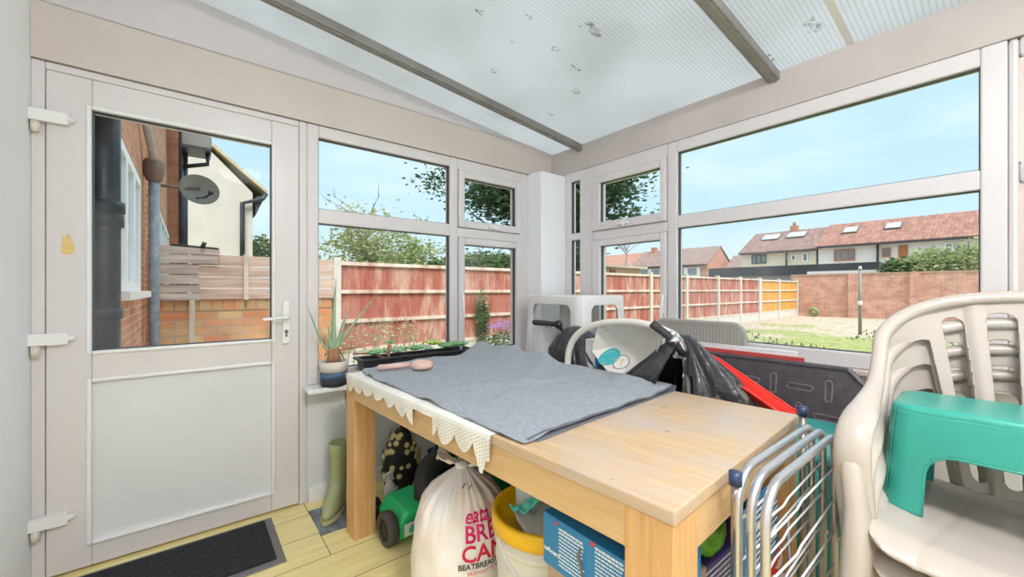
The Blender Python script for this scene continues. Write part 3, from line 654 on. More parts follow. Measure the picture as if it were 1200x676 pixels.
MB().lathe([(.0, .06), (.12, .052), (.22, .02), (.30, -.03), (.305, -.025), (.22, .03), (.12, .062), (.0, .07)], (0, 0, 0), 32).build('reflector', 'dish', sd, mtx=Matrix.Rotation(R(40), 4, 'Y') @ Matrix.Rotation(R(20), 4, 'Z') @ Matrix.Rotation(R(-52), 4, 'X'))
MB().tube([(-.05, -.12, -.20), (.08, -.34, -.20), (.14, -.40, -.14)], .018).ball((.15, -.42, -.12), .045).build('feed_arm', 'pipe_black', sd)
MB().tube([(0, .05, 0), (-.2, .1, 0), (-.55, .1, 0)], .025).build('wall_bracket', 'dark_grey', sd)
# cream gable house behind
gh = thing('gable_house', 'cream rendered house end with sloping tiled verge seen through the door', 'house', (0, 20, ZG))
yg = 20.0
def pg(u, v): p = ony(u, v, yg); return (p.x, p.z)
wall = [pg(200, 290)[0:1] + (ZG,), (pg(296, 290)[0], ZG), pg(296, 226), pg(250, 180), pg(215, 145), (pg(200, 150)[0], pg(215, 145)[1])]
relocate(MB().prism(wall, lambda a, b: Vector((a, yg, b)), lambda a, b: Vector((a, yg + 9, b))).build('wall', 'render_cream', gh), gh)
v0, v1 = pg(215, 143), pg(313, 228)
relocate(MB().prism([v0, v1, (v1[0], v1[1] + .13), (v0[0], v0[1] + .14)], lambda a, b: Vector((a, yg - .15, b)), lambda a, b: Vector((a, yg + 9, b))).build('roof', 'verge', gh), gh)
e0, e1 = pg(298, 232), pg(312, 229)
relocate(MB().prism([pg(299, 231), pg(311, 229), pg(299, 253)], lambda a, b: Vector((a, yg - .12, b)), lambda a, b: Vector((a, yg + 8, b))).build('soffit', 'flatroof', gh), gh)
g0 = ony(312, 227, yg - .2); g1 = ony(284, 238, yg - .2); g2 = ony(284, 300, yg - .2)
relocate(MB().tube([g0, ony(308, 233, yg - .2), g1, g2], .09, 8).build('gutter_pipe', 'pipe_black', gh), gh)
tree_ = MB(); leaves(tree_, ony(306, 292, 26), (1.6, 1, .9), 700, .16, 0, 3); tag(tree_.build('hedge_tree', 'leaf_mid'), 'small green tree top between cream house and door frame', 'tree')
# boundary: brick wall with boards, then red fence along x
YF = 6.9
bw = thing('boundary_wall', 'low orange brick garden wall under grey timber boards', 'wall', (.8, YF, ZG))
relocate(MB().box(-.41, 1.80, YF, YF + .22, ZG, 1.0).build('masonry', 'brick_bd', bw), bw)
sold = MB()
x = -.41
while x < 1.78: sold.box(x, x + .118, YF - .012, YF + .232, .86, 1.01); x += .13
relocate(sold.build('coping_bricks', mat('coping', (.60, .24, .11), .9, col2=(.45, .36, .2), vs=6), bw), bw)
tb = thing('timber_boards', 'grey weathered horizontal boards nailed above the brick garden wall', 'boards', (.8, YF - .05, 1.0))
zz = 1.0; rb = random.Random(4)
for i, (x0, x1, h, yy) in enumerate(((-.35, .10, .12, .0), (-.35, .115, .13, .008), (-.35, .10, .15, -.008), (-.35, .095, .17, .006), (-.35, .31, .14, -.012), (-.35, .325, .13, .004))):
    z0 = 1.0 + sum((.12, .13, .15, .17, .14, .13)[:i]) * .86
    relocate(MB().box(x0, x1, YF - .075 + yy, YF - .05 + yy, z0, z0 + h * .86 - .009).build('board', 'timber', tb, bevel=.004), tb)
for i in range(4): relocate(MB().box(.02, 1.82, YF - .045 + .01 * (i % 2), YF - .02 + .01 * (i % 2), 1.012 + i * .155, 1.012 + i * .155 + .144).build('board', 'timber_tan', tb, bevel=.004), tb)
for xx, z0, z1 in ((.0, .35, 1.0), (.60, 1.0, 1.64)): relocate(MB().box(xx, xx + .055, YF - .1, YF - .076 if z0 < .5 else YF - .046, z0, z1).build('batten', 'timber_pale', tb), tb)
pr = tag(MB().tube([ony(200, 287, YF - .055), ony(256, 292, YF - .055)], .02, 8).tube([ony(237, 290, YF - .1), ony(240, 284, YF - .1)], .025, 8).build('black_hose', 'black'), 'thin black hose lying along the top of the grey boards', 'hose')
# red fence
XF0, XF1, ZT = 1.87, 20.6, 1.62
fe = thing('red_fence', 'long worn red panel fence between pale concrete posts along the garden', 'fence', (XF0, YF, ZG))
def fence_run(t, xs, y, zt, pm, rm, skip=None, sunk=.1):
    for i in range(len(xs) - 1):
        a, b = xs[i] + .05, xs[i + 1] - .05
        pn = MB(); x = a; k = 0
        while x < b - .02:
            w = min(.115, b - x); k += 1
            pn.box(x, x + w + .012, y + .01 + (k % 2) * .008, y + .024 + (k % 2) * .008, ZG + .28, zt - .02); x += w
        p_ = relocate(pn.build('fence_panel', pm, t), t)
        for zr in (zt - .045, ZG + 1.28, ZG + .79, ZG + .31):
            MB().box(a, b, y - .03, y + .009, zr - .03, zr + .03).build('rail', rm, p_)
        relocate(MB().box(a, b, y - .02, y + .03, ZG - .05, ZG + .275).build('gravel_board', 'concrete', t), t)
    for x in xs: relocate(MB().box(x - .055, x + .055, y - .06, y + .06, ZG - .05, zt + .05).build('post', 'concrete', t), t)
pw = 1.93
# posts read off the photograph
xs = [1.87, 4.08, 6.3, 8.55, 10.92, 13.06, 15.37, 17.33, 19.25]
fence_run(fe, xs, YF, ZT, 'fence_red', 'fence_rail')
yf = thing('yellow_fence', 'short fence of orange yellow panels at the end of the red fence', 'fence', (20, YF, ZG))
fence_run(yf, [19.37, 21.6, 24.15], YF, ZT - .02, 'fence_yellow', 'concrete')
# far brick wall
XB = 24.3
fb = thing('garden_brick_wall', 'pink red brick wall with piers across the end of the garden', 'wall', (XB, 2, ZG))
relocate(MB().box(XB, XB + .22, -9, 7.2, ZG - .05, 1.84).build('masonry', 'brick_far', fb), fb)
relocate(MB().box(XB - .02, XB + .24, -9, 7.2, 1.841, 1.92).build('coping', mat('coping2', (.56, .36, .28), .9, var=.3, vs=5), fb), fb)
for (u0, u1) in ((994, 1008), (1066, 1079)):
    a, b = onx(u0, 340, XB - .1).y, onx(u1, 340, XB - .1).y
    relocate(MB().box(XB - .12, XB - .001, b, a, ZG - .05, 1.90).build('pier', 'brick_far', fb), fb)
cp = thing('clothes_pole', 'thin grey metal clothes pole standing alone on the lawn', 'pole', (15.3, 2.8, ZG))
MB().cyl((0, 0, 0), (0, 0, 1.92), .045, .035, 12).build('pole', 'grey_bar', cp); MB().cyl((0, 0, 1.90), (0, 0, 2.0), .05, .03, 12).build('cap', 'concrete', cp); MB().cyl((0, 0, .85), (0, 0, .98), .052, .052, 12).build('sleeve', 'white_pl', cp)
tag(MB().lathe([(.11, -.1), (.2, -.1), (.23, 0), (.2, .1), (.11, .1), (.08, 0)], (0, 0, 0), 24, mtx=Matrix.Rotation(R(80), 4, 'Y'), closed=True).build('hose_reel', mat('reel', (.22, .30, .12), .6), mtx=Matrix.Translation((XB - .5, 6.1, ZG + .23))), 'round green hose reel on the ground before the brick wall', 'hose reel')
# garage row with flat dark roof
ga = thing('garage', 'low garage with flat black roof behind the brick garden wall', 'garage', (28, 8, ZG))
relocate(MB().box(27.2, 31, 4.4, 12.5, ZG, 2.0).build('wall', 'grey_wall', ga), ga)
relocate(MB().box(27.0, 31.2, 4.2, 12.7, 2.001, 2.55).build('roof', 'flatroof', ga), ga)
relocate(MB().box(26.9, 26.99, 3.6, 7.2, 1.85, 2.15).build('fascia_board', 'render_white', ga), ga)
# terraces
def house(t, x0, x1, y0, y1, ze, zr, wm, rm, eave=.35):
    relocate(MB().box(x0, x1, y0, y1, ZG, ze).build('wall', wm, t), t)
    xm = (x0 + x1) / 2
    a = MB(); 
    for (p, q) in (((x0 - eave, ze - .05), (xm, zr)), ((x1 + eave, ze - .05), (xm, zr))):
        a.prism([p, q, (q[0], q[1] + .14), (p[0], p[1] + .14)], lambda s, z: Vector((s, y0 - .15, z)), lambda s, z: Vector((s, y1 + .15, z)))
    relocate(a.build('roof', rm, t), t)
    for yy, nm in ((y0, -1), (y1, 1)):
        relocate(MB().prism([(x0, ze), (x1, ze), (xm, zr)], lambda s, z: Vector((s, yy, z)), lambda s, z: Vector((s, yy - nm * .2, z))).build('gable', wm, t), t)
    relocate(MB().box(x0 - eave - .12, x0 - eave - .01, y0, y1, ze - .12, ze + .02).build('gutter', 'flatroof', t), t)
def hwin(t, x, u0, v0, u1, v1, fm, n=2, gm='glass_far'):
    a, b = onx(u0, v0, x), onx(u1, v1, x); y0, y1, z0, z1 = b.y, a.y, min(a.z, b.z), max(a.z, b.z); w = .08
    f = MB().box(x - .08, x, y0, y0 + w, z0, z1).box(x - .08, x, y1 - w, y1, z0, z1).box(x - .08, x, y0 + w, y1 - w, z0, z0 + w).box(x - .08, x, y0 + w, y1 - w, z1 - w, z1)
    for i in range(1, n): yy = y0 + (y1 - y0) * i / n; f.box(x - .08, x, yy - .05, yy + .05, z0 + w, z1 - w)
    fr = relocate(f.build('window_frame', fm, t), t); MB().box(x - .04, x - .02, y0 + w, y1 - w, z0 + w, z1 - w).build('pane', gm, fr)
XT = 42.0
lh = thing('cream_terrace_house', 'cream house with brown tiled roof left end of the far terrace', 'house', (XT, 14, ZG))
house(lh, XT, XT + 8, 10.6, 16.6, 4.6, 6.8, 'render_lemon', 'roof_brown')
rh = thing('white_terrace_house', 'long white house with red tiled roof and brown framed windows', 'house', (XT, 0, ZG))
house(rh, XT - .1, XT + 7.9, -16, 10.4, 4.75, 6.95, 'render_white', 'roof_red')
xw = XT - .02
hwin(lh, xw, 881, 299, 898, 308.5, 'flatroof', 3); hwin(lh, xw, 927, 298.5, 933, 305, 'white_win', 1); hwin(lh, xw, 940.5, 296.5, 947, 306.5, 'white_win', 1)
xw = XT - .12
hwin(rh, xw, 977.5, 293, 1002, 305, 'brown_win', 3); hwin(rh, xw, 1034, 291, 1044, 301, 'brown_win', 1); hwin(rh, xw, 1053, 288, 1064, 302, 'brown_win', 1, 'brown_win')
hwin(rh, xw, 1107, 285, 1117, 297, 'white_win', 1); hwin(rh, xw, 1120, 284, 1129, 296, 'white_win', 1)
for (t, u, v0, v1) in ((lh, 921.5, 296, 312), (rh, 1028.5, 284, 312)):
    a, b = onx(u, v0, XT - .3), onx(u, v1, XT - .3); relocate(MB().cyl(a, b, .08, n=8).build('downpipe', 'flatroof', t), t)
def skylight(t, u, v, w, h, x0, z0, slope):
    r_ = ray(u, v); k = (z0 - HC - slope * x0) / (r_[2] - slope * r_[0]); c = Vector((r_[0] * k, r_[1] * k, HC + r_[2] * k))
    mt = Matrix.Translation(c) @ Matrix.Rotation(-math.atan(slope), 4, 'Y')
    o = relocate(MB().box(-h / 2, h / 2, -w / 2, w / 2, .02, .14, mt).build('skylight_frame', 'dark_grey', t), t); MB().box(-h / 2 + .08, h / 2 - .08, -w / 2 + .08, w / 2 - .08, .13, .15, mt).build('pane', mat('sky_pane', (.42, .58, .64), .15, spec=.8), o)
s1_ = (6.8 - 4.55) / 4.35
for (u, v) in ((904, 279), (934, 276)): skylight(lh, u, v, 1.5, 1.2, XT - .35, 4.69, s1_)
for (u, v) in ((997, 270.5), (1047, 265.5)): skylight(rh, u, v, 1.0, 1.2, XT - .45, 4.84, s1_)
ch = onx(931, 268, XT + 4.2); relocate(MB().box(ch.x - .3, ch.x + .3, ch.y - .3, ch.y + .3, 6.6, 7.4).build('chimney', 'brick_gable', lh), lh); relocate(MB().cyl((ch.x, ch.y, 7.4), (ch.x, ch.y, 7.75), .14, n=8).build('chimney_pot', 'terracotta', lh), lh)
g1_ = thing('gabled_brick_house', 'brown roofed house with bare brick gable beyond the red fence', 'house', (55, 32, ZG))
house(g1_, 55, 62.3, 26, 38, 4.6, 7.25, 'brick_gable', 'roof_brown2')
relocate(MB().box(54.8, 54.95, 27, 37, 3.0, 4.3).build('window_band', 'render_white', g1_), g1_)
for i in range(5): relocate(MB().box(54.75, 54.79, 27.4 + i * 1.9, 28.7 + i * 1.9, 3.2, 4.2).build('window_pane', 'glass_far', g1_), g1_)
g2_ = thing('orange_roof_house', 'house with orange tiled roof and chimney furthest left beyond fence', 'house', (55, 48, ZG))
house(g2_, 55, 62.3, 38.3, 62, 4.3, 7.15, 'render_white', 'roof_orange')
ch = onx(766, 290, 58); relocate(MB().box(57.9, 58.7, ch.y - .4, ch.y + .4, 6.6, 7.9).build('chimney', 'brick_gable', g1_), g1_)
for i in range(4): relocate(MB().box(54.85, 54.95, 39.5 + i * 3.2, 41.2 + i * 3.2, 3.0, 4.1).build('window_pane', 'glass_far', g2_), g2_)
g3_ = thing('small_brown_house', 'small brown roofed house just left of the cream terrace', 'house', (60, 24, ZG))
house(g3_, 58, 64, 20.5, 25.0, 3.6, 5.9, 'render_white', 'roof_brown2')
sh = thing('garden_shed', 'pale yellow timber shed behind the red fence', 'shed', (12.4, 9, ZG))
relocate(MB().box(11.3, 13.4, 8.9, 10.6, ZG, 1.93).build('wall', 'shed', sh), sh); relocate(MB().box(11.1, 13.6, 8.7, 10.8, 1.931, 2.0).build('roof', 'timber_pale', sh), sh)
relocate(MB().box(11.55, 11.85, 8.86, 8.899, 1.35, 1.85).build('window_pane', 'brown_win', sh), sh)
# trees and shrubs
tr = thing('broadleaf_tree', 'large dark leafy tree rising behind the room corner', 'tree', (9.7, 10.2, ZG))
branches(MB(), (0, 0, 0), (0, 0, 5.2), 2.6, 22, .22, 5).build('trunk', 'bark', tr)
c_ = leaves(MB(), (.1, -.1, 4.9), (2.9, 2.9, 1.6), 30000, .085, 130, 11); leaves(c_, (.1, -.1, 4.95), (2.9, 2.9, 1.5), 18000, .085, 0, 12); c_.build('crown', 'leaf_dark', tr)
def bush(name, label, c, rad, n, s, m, clump, sd, stem=.04, cat='shrub', nb=12, tw='bark'):
    t = thing(name, label, cat, (c[0], c[1], ZG)); leaves(MB(), (0, 0, c[2] - ZG), rad, n, s, clump, sd).build('foliage', m, t)
    branches(MB(), (0, 0, 0), (0, 0, c[2] - ZG + rad[2] * .8), rad[0] * .9, nb, stem, sd, .6).build('stems', tw, t); return t
p = ony(430, 290, 9.2); bush('loose_tree', 'pale loose twiggy tree above the fence in the door side window', (p.x, p.y, 2.05), (1.15, 1.0, .75), 3600, .05, 'leaf_light', 60, 21, .05, 'tree', 34, 'twig')
p = ony(480, 290, 9.6); bush('loose_tree', 'thin branched pale green tree right of the twiggy one', (p.x, p.y, 1.9), (.9, .8, .6), 2200, .05, 'leaf_light', 45, 22, .045, 'tree', 22, 'twig')
p = ony(575, 303, 8.6); bush('dense_shrub', 'dense green shrub top directly behind the fence right of centre mullion', (p.x, p.y, 1.75), (1.5, .8, .42), 6500, .05, 'leaf_mid', 0, 23)
p = ony(520, 300, 8.8); bush('dense_shrub', 'low green bush just above fence beside the centre mullion', (p.x, p.y, 1.6), (.6, .5, .4), 1800, .05, 'leaf_mid', 0, 24)
p = ony(735, 300, 10.5); bt = thing('bare_tree', 'leafless thin tree in front of the orange roof', 'tree', (p.x, p.y, ZG)); branches(MB(), (0, 0, 0), (0, 0, 3.3), .9, 16, .05, 25, 1.0).build('branches', 'twig', bt)
p = ony(672, 300, 8.2); bush('dark_shrub', 'dark shrub filling the narrow corner light', (p.x, p.y, 1.8), (.8, .6, .9), 3500, .06, 'leaf_dark', 0, 26)
for i, (u, v, w, h, m, lb, sd) in enumerate(((1052, 310, 1.0, .75, 'leaf_mid', 'round green shrub in front of the brown door of white house', 31), (1088, 305, 1.5, 1.1, 'leaf_light', 'greyish green shrub middle of those over the brick wall', 32), (1135, 306, 1.5, 1.5, 'leaf_light', 'tall pale shrub rightmost over the brick wall', 33), (1048, 317, .7, .5, 'leaf_yellow', 'small yellow shrub peeping over the brick wall', 34))):
    p = onx(u, v, 25.7 + i * .12); bush('garden_shrub', lb, (p.x, p.y, p.z - .35), (w * .5, w * .8, h), 1500, .10, m, 0, sd)
cl_ = thing('climbing_weed', 'thin climbing weed growing up the red fence behind the tall casement', 'plant', (2.9, YF - .12, ZG))
p0 = ony(568, 400, YF - .15); p1 = ony(563, 352, YF - .15)
rl = random.Random(9); cm = MB()
for k in range(16):
    a = Vector((rl.uniform(-.15, .15), 0, 0)); pts = [a]
    for j in range(6): pts.append(pts[-1] + Vector((rl.uniform(-.05, .05), rl.uniform(-.01, .02), rl.uniform(.12, .26))))
    cm.tube(pts, .006, 5)
clm = ony(566, 375, YF - .12); cl_.location = (clm.x, clm.y, ZG)
cm.build('stems', 'leaf_mid', cl_); leaves(MB(), (0, 0, .75), (.2, .06, .6), 500, .035, 0, 41).build('foliage', 'leaf_mid', cl_)
lv = thing('lavender_clump', 'clump of mauve flowers at the foot of the red fence', 'plant', (0, 0, ZG)); p = ony(590, 403, 6.2); lv.location = (p.x, p.y, ZG)
leaves(MB(), (0, 0, .3), (.55, .25, .32), 900, .03, 0, 42).build('foliage', 'leaf_mid', lv); leaves(MB(), (0, 0, .62), (.5, .22, .12), 320, .025, 0, 43).build('flowers', 'flower', lv)
gw = thing('tall_weeds', 'straggly tall weeds before the red fence behind the planter', 'plant', (0, 0, ZG)); p = ony(465, 400, 6.0); gw.location = (p.x, p.y, ZG)
wm_ = MB()
for k in range(46):
    a = Vector((rl.uniform(-1.0, .7), rl.uniform(-.3, .3), 0)); pts = [a]
    for j in range(5): pts.append(pts[-1] + Vector((rl.uniform(-.07, .07), rl.uniform(-.04, .04), rl.uniform(.08, .24))))
    wm_.tube(pts, [.006, .006, .005, .005, .004, .003], 4)
wm_.build('stems', 'twig', gw); leaves(MB(), (-.2, 0, .5), (.9, .3, .45), 420, .03, 0, 44).build('leaves', 'leaf_light', gw)
gt = MB(); rg = random.Random(5)
for k in range(1500):
    x = rg.uniform(8, 17); y = rg.uniform(-1, 6.7)
    if nz3(x, y, 0, .35) < .02: continue
    h = rg.uniform(.03, .1); a = rg.uniform(0, pi); gt.add([(x - .03 * cos(a), y - .03 * sin(a), ZG), (x + .03 * cos(a), y + .03 * sin(a), ZG), (x + rg.uniform(-.04, .04), y, ZG + h)], [(0, 1, 2)])
tag(gt.build('grass', 'leaf_mid'), 'rough grass tufts on the patchy lawn', 'grass', kind='stuff')
# ================================================================== THE TABLE
NX, NY, TA = .664, .371, R(3.3); TL, TW, TT = 1.60, .822, .75
TM = Matrix.Translation((NX, NY, 0)) @ Matrix.Rotation(TA, 4, 'Z')
tb = thing('dining_table', 'chunky light pine dining table under the grey cloth', 'table', (NX, NY, 0), TA)
# local x = width (toward the window), local y = length
MB().box(0, TW, 0, TL, TT - .028, TT).build('tabletop', 'table_top', tb, bevel=.004)
MB().box(.006, .03, .1, TL - .1, TT - .112, TT - .0285).build('apron', 'table_side', tb, bevel=.002)
MB().box(TW - .03, TW - .006, .1, TL - .1, TT - .112, TT - .0285).build('apron', 'table_side', tb, bevel=.002)
for y0 in (.006, TL - .03): MB().box(.1, TW - .1, y0, y0 + .024, TT - .112, TT - .0285).build('apron', 'table_end', tb, bevel=.002)
for (a, b) in ((.004, .004), (TW - .104, .004), (.004, TL - .104), (TW - .104, TL - .104)): MB().box(a, a + .1, b, b + .1, 0, TT - .0285).build('leg', 'table_leg', tb, bevel=.003)
def T(a, b, z): return TM @ Vector((a, b, z))
# grey cloth: outline in table coordinates
def zcl(a, b):
    w = .008 + .009 * nz3(a, b, 0, 6) + .006 * nz3(a, b, 3, 15)
    w += .010 * max(0, 1 - abs((b - .58 - .62 * a) / .05)) * smoothstep(.05, .3, a)
    w += .009 * max(0, 1 - abs((b - 1.02 + .35 * a) / .045)) * smoothstep(.0, .3, a)
    w += .012 * max(0, 1 - abs((b - 1.42 + .15 * a) / .05))
    w += .05 * smoothstep(.62, .84, a) * smoothstep(.75, 1.3, b) + .018 * smoothstep(.72, .80, a) * (.5 + .5 * sin(b * 24))
    if a > TW + .005: w = w - (a - TW - .005) * .9
    return TT + max(w, .0035)
outl = [(.06, 1.55), (.03, 1.33), (.035, 1.1), (.025, .79), (.012, .53), (.012, .395), (.24, .402), (.52, .405), (.80, .408), (.90, .45), (.93, .62), (.93, .90), (.95, 1.2), (.95, 1.5), (.84, 1.62), (.5, 1.64), (.2, 1.63), (.12, 1.585), (.09, 1.60)]
cl = thing('grey_cloth', 'dark grey towelling cloth spread over most of the wooden table', 'cloth', (0, 0, 0))
sheet(lambda a, b: -sdpoly((a, b), outl) + .008 * nz3(a, b, 1, 9), -.02, .99, .36, 1.68, 120, 150, lambda a, b: tuple(T(a, b, zcl(a, b))), .004).build('cloth', 'cloth', cl)
o2 = [(.05, .386), (.24, .392), (.52, .395), (.82, .396), (.90, .43), (.86, .5), (.4, .48), (.05, .47)]
sheet(lambda a, b: -sdpoly((a, b), o2), -.02, .99, .36, .6, 110, 30, lambda a, b: tuple(T(a, b, TT + .0022)), .003).build('folded_layer', 'cloth_under', cl)
hem = [T(a, b - .002, zcl(a, b) + .0025) for a, b in [(.03 + i * .02, .404 + .001 * sin(i)) for i in range(40)]]
MB().tube(hem, .0035, 6).build('hem', 'cloth_under', cl)
# lace tablecloth edge hanging over the long side
def lace_f(s, d):
    n = (s - .48) / .098
    dep = .062 + .026 * smoothstep(1.15, .55, s) + .012 * sin(s * 9)
    sc = abs(sin(n * pi)) ** .55
    low = dep * (.42 + .58 * sc)
    if .80 < s < .93: low = min(low, .022)
    if .52 < s < .60: low = max(low, .10 * (1 - abs(s - .545) / .035) + .03)
    f = min(low - d, s - .505, 1.555 - s)
    if d > .012:
        hx, hd = (s / .0105) % 1 - .5, ((d + (int(s / .0105) % 2) * .005) / .0105) % 1 - .5
        rr = hypot(hx, hd) * .0105 - .0027
        if low - d > .006: f = min(f, rr)
    return f
def lace_m(s, d):
    w = .004 * sin(s * 50) * min(1, max(0, d) / .05)
    if d < 0: p = T(-d + .0, s, TT + .0012)
    else: p = T(-.005 - .004 * min(1, d / .03) + w - .002, s, TT - d + .001)
    return tuple(p)
lc = sheet(lace_f, .50, 1.56, -.07, .115, 620, 110, lace_m, .0008); tag(lc.build('lace_tablecloth', 'lace'), 'cream crochet lace edging hanging from the table under the cloth', 'tablecloth')
# pink ring ended toy
p_ = onz(468, 425, TT + .03)
tp = thing('pink_toy', 'pale pink plastic toy with handle and ring end on the cloth', 'toy', tuple(T(.20, 1.38, TT + .013)))
a0 = T(.105, 1.47, TT + .028); a1 = T(.235, 1.41, TT + .034); c0 = T(.27, 1.36, TT + .036)
L0 = Vector(tp.location)
MB().tube([a0 - L0, a1 - L0], [.014, .012], 14).build('handle', 'pink', tp)
MB().tube([c0 - L0 + Vector((.034 * cos(t), .034 * sin(t), 0)) for t in [2 * pi * k / 24 for k in range(24)]], .018, 12, closed=True).build('ring', 'pink', tp)
# ================================================================== SILL: aloe, planter, cactus
al = thing('potted_aloe', 'spiky aloe in white and blue banded pot on the window board', 'potted plant', (.605, 2.285, .628))
pot = [(.058, 0), (.062, .004), (.066, .04), (.071, .118), (.071, .128), (.064, .128), (.062, .105), (.0, .105)]
MB().lathe([(.0, 0), (.060, 0), (.064, .003), (.0665, .04)]).build('pot_base', 'pot_dark', al)
MB().lathe([(.0, .04), (.0667, .04), (.0690, .078), (.0, .078)]).build('pot_band', 'pot_blue', al)
MB().lathe([(.0, .078), (.0692, .078), (.0725, .132), (.0665, .132), (.064, .115), (0, .115)]).build('pot', 'pot_white', al)
MB().lathe([(.0, .112), (.063, .112), (.06, .12), (.0, .124)], n=20).build('soil', 'soil', al)
MB().lathe([(.028, .115), (.034, .15), (.026, .17), (.032, .19), (.02, .21)], n=14, fn=lambda p, a, r, z: p * 1 + Vector((.006 * sin(5 * a), .006 * cos(4 * a), 0))).build('stem', 'aloe_dry', al)
def aleaf(tip, mid, w, m, base=(0, 0, .17)):
    pts = catmull([base, mid, tip], 9); n = len(pts); rs = [w * (1 - (i / (n - 1)) ** 1.6) * .98 + .0008 for i in range(n)]
    MB().tube(pts, rs, 10, sq=.6).build('leaf', m, al)
def tp_(u, v, y=2.29): q = ony(u, v, y); return (q.x - .605, q.y - 2.285, q.z - .628)
for (tip, mid, w, yt, m) in (((358, 354), (378, 402), .017, 2.24, 'aloe'), ((441, 345), (405, 392), .019, 2.30, 'aloe'), ((394, 325), (391, 375), .023, 2.28, 'aloe'), ((408, 362), (399, 392), .021, 2.33, 'aloe'), ((384, 378), (387, 400), .018, 2.35, 'aloe'), ((380, 392), (386, 406), .017, 2.20, 'aloe'), ((402, 375), (396, 400), .020, 2.24, 'aloe')):
    aleaf(tp_(*tip, yt), tp_(*mid, 2.28), w, m)
for (tip, mid) in (((378, 390), (382, 408)), ((430, 406), (405, 409)), ((380, 418), (384, 414)), ((404, 424), (400, 414))): aleaf(tp_(*tip, 2.27), tp_(*mid, 2.28), .013, 'aloe_dry')
pl = thing('succulent_planter', 'long black trough planter of small succulents on the window board', 'planter', (1.10, 2.29, .628))
def trough(z, hx, hy): return [Vector((sx * hx, sy * hy, z)) for sx, sy in ((-1, -1), (1, -1), (1, 1), (-1, 1))]
rings = [trough(0, .33, .05), trough(.115, .355, .064), trough(.1155, .372, .076), trough(.128, .372, .076), trough(.128, .352, .061), trough(.10, .347, .058), ]
vv = [p for r in rings for p in r]; ff = [(3, 2, 1, 0)]
for i in range(len(rings) - 1):
    for k in range(4): ff.append((i * 4 + k, i * 4 + (k + 1) % 4, i * 4 + 4 + (k + 1) % 4, i * 4 + 4 + k))
MB().add(vv, ff).build('trough', 'planter', pl, bevel=.003)
MB().box(-.348, .348, -.058, .058, .085, .108).build('soil', 'soil', pl)
rp = random.Random(3)
def rosette(c, r, m, h=.5):
    mb = MB()
    for ringn, (k, rr, el) in enumerate(((8, 1, .25), (7, .75, .6), (5, .45, 1.1))):
        for i in range(k):
            a = 2 * pi * (i + .5 * ringn) / k + rp.random() * .3; d = Vector((cos(a) * cos(el), sin(a) * cos(el), sin(el))); q = Vector(c) + d * r * rr
            mb.tube([Vector(c), Vector(c).lerp(q, .6) + Vector((0, 0, .1 * r)), q], [r * .14, r * .26, r * .05], 6)
    mb.build('succulent', m, pl)
for (x, y, r, m) in ((-.28, -.02, .032, 'succ'), (-.21, .02, .026, 'succ3'), (-.15, -.025, .032, 'succ3'), (-.10, .03, .03, 'succ'), (-.03, -.01, .036, 'succ'), (.03, .025, .032, 'succ3'), (.05, -.03, .026, 'succ3'), (.10, .0, .04, 'succ2'), (.17, -.025, .034, 'succ'), (.20, .03, .034, 'succ3'), (.25, -.01, .036, 'succ'), (.31, .0, .034, 'succ3')):
    r *= 1.35; rosette((x, y, .134 + r * .3 + (m == 'succ2') * .02), r, m)
MB().tube([(-.19, .0, .10), (-.192, 0, .15), (-.185, 0, .19)], [.01, .012, .009], 8).build('stalk', 'terracotta', pl); rosette((-.185, 0, .20), .026, 'succ')
MB().tube([(-.20, .01, .11), (-.30, 0, .15), (-.40, -.02, .16)], [.008, .007, .005], 6).build('runner', 'aloe_dry', pl)
cz = thing('potted_cactus', 'little two stemmed cactus in small pot near the tall casement', 'potted plant', (1.545, 2.30, .628))
MB().lathe([(0, 0), (.028, 0), (.036, .05), (.032, .05), (.03, .045), (0, .045)], n=20).build('pot', 'terracotta', cz)
rib = lambda p, a, r, z: p * (1 + .09 * cos(9 * a)) if r else p
MB().lathe([(.0, .04), (.019, .05), (.022, .075), (.018, .098), (.008, .108), (0, .11)], (-.012, 0, 0), 28, fn=lambda p, a, r, z: Vector((p.x * (1 + .09 * cos(9 * a)), p.y * (1 + .09 * cos(9 * a)), p.z))).build('cactus', 'succ2', cz)
MB().tube([(.02, 0, .04), (.026, 0, .09), (.034, 0, .135)], [.011, .011, .007], 9).build('cactus', 'aloe_dry', cz)
# ================================================================== LEFT OF TABLE: boot
bt = thing('wellington_boot', 'olive green rubber boot standing beside the table leg', 'boot', (.600, 2.205, .004), R(-125)); bt.scale = (.95, .92, .9)
def boot_ring(z, cx, rx, ry, n=28): return [Vector((cx + rx * cos(2 * pi * k / n), ry * sin(2 * pi * k / n), z)) for k in range(n)]
rg_ = [(.022, .045, .125, .046), (.05, .045, .122, .047), (.085, .03, .105, .045), (.115, .0, .075, .044), (.15, -.02, .055, .044), (.2, -.028, .052, .046), (.30, -.03, .058, .052), (.37, -.03, .060, .054), (.372, -.03, .056, .050), (.30, -.03, .053, .047), (.2, -.028, .047, .041)]
vv = []; ff = []
for (z, cx, rx, ry) in rg_: vv += boot_ring(z, cx, rx, ry)
for i in range(len(rg_) - 1):
    for k in range(28): ff.append((i * 28 + k, i * 28 + (k + 1) % 28, (i + 1) * 28 + (k + 1) % 28, (i + 1) * 28 + k))
ff.append(tuple(range(28))[::-1]); ff.append(tuple((len(rg_) - 1) * 28 + k for k in range(28)))
MB().add(vv, ff, True).build('upper', 'boot', bt)
vv = []; ff = []
for (z, k_) in ((0, 1.0), (.0215, 1.04)): vv += boot_ring(z, .045, .128 * k_, .049 * k_)
for k in range(28): ff.append((k, (k + 1) % 28, 28 + (k + 1) % 28, 28 + k))
MB().add(vv, ff + [tuple(range(28))[::-1], tuple(range(28, 56))], False).build('sole', 'boot_sole', bt)
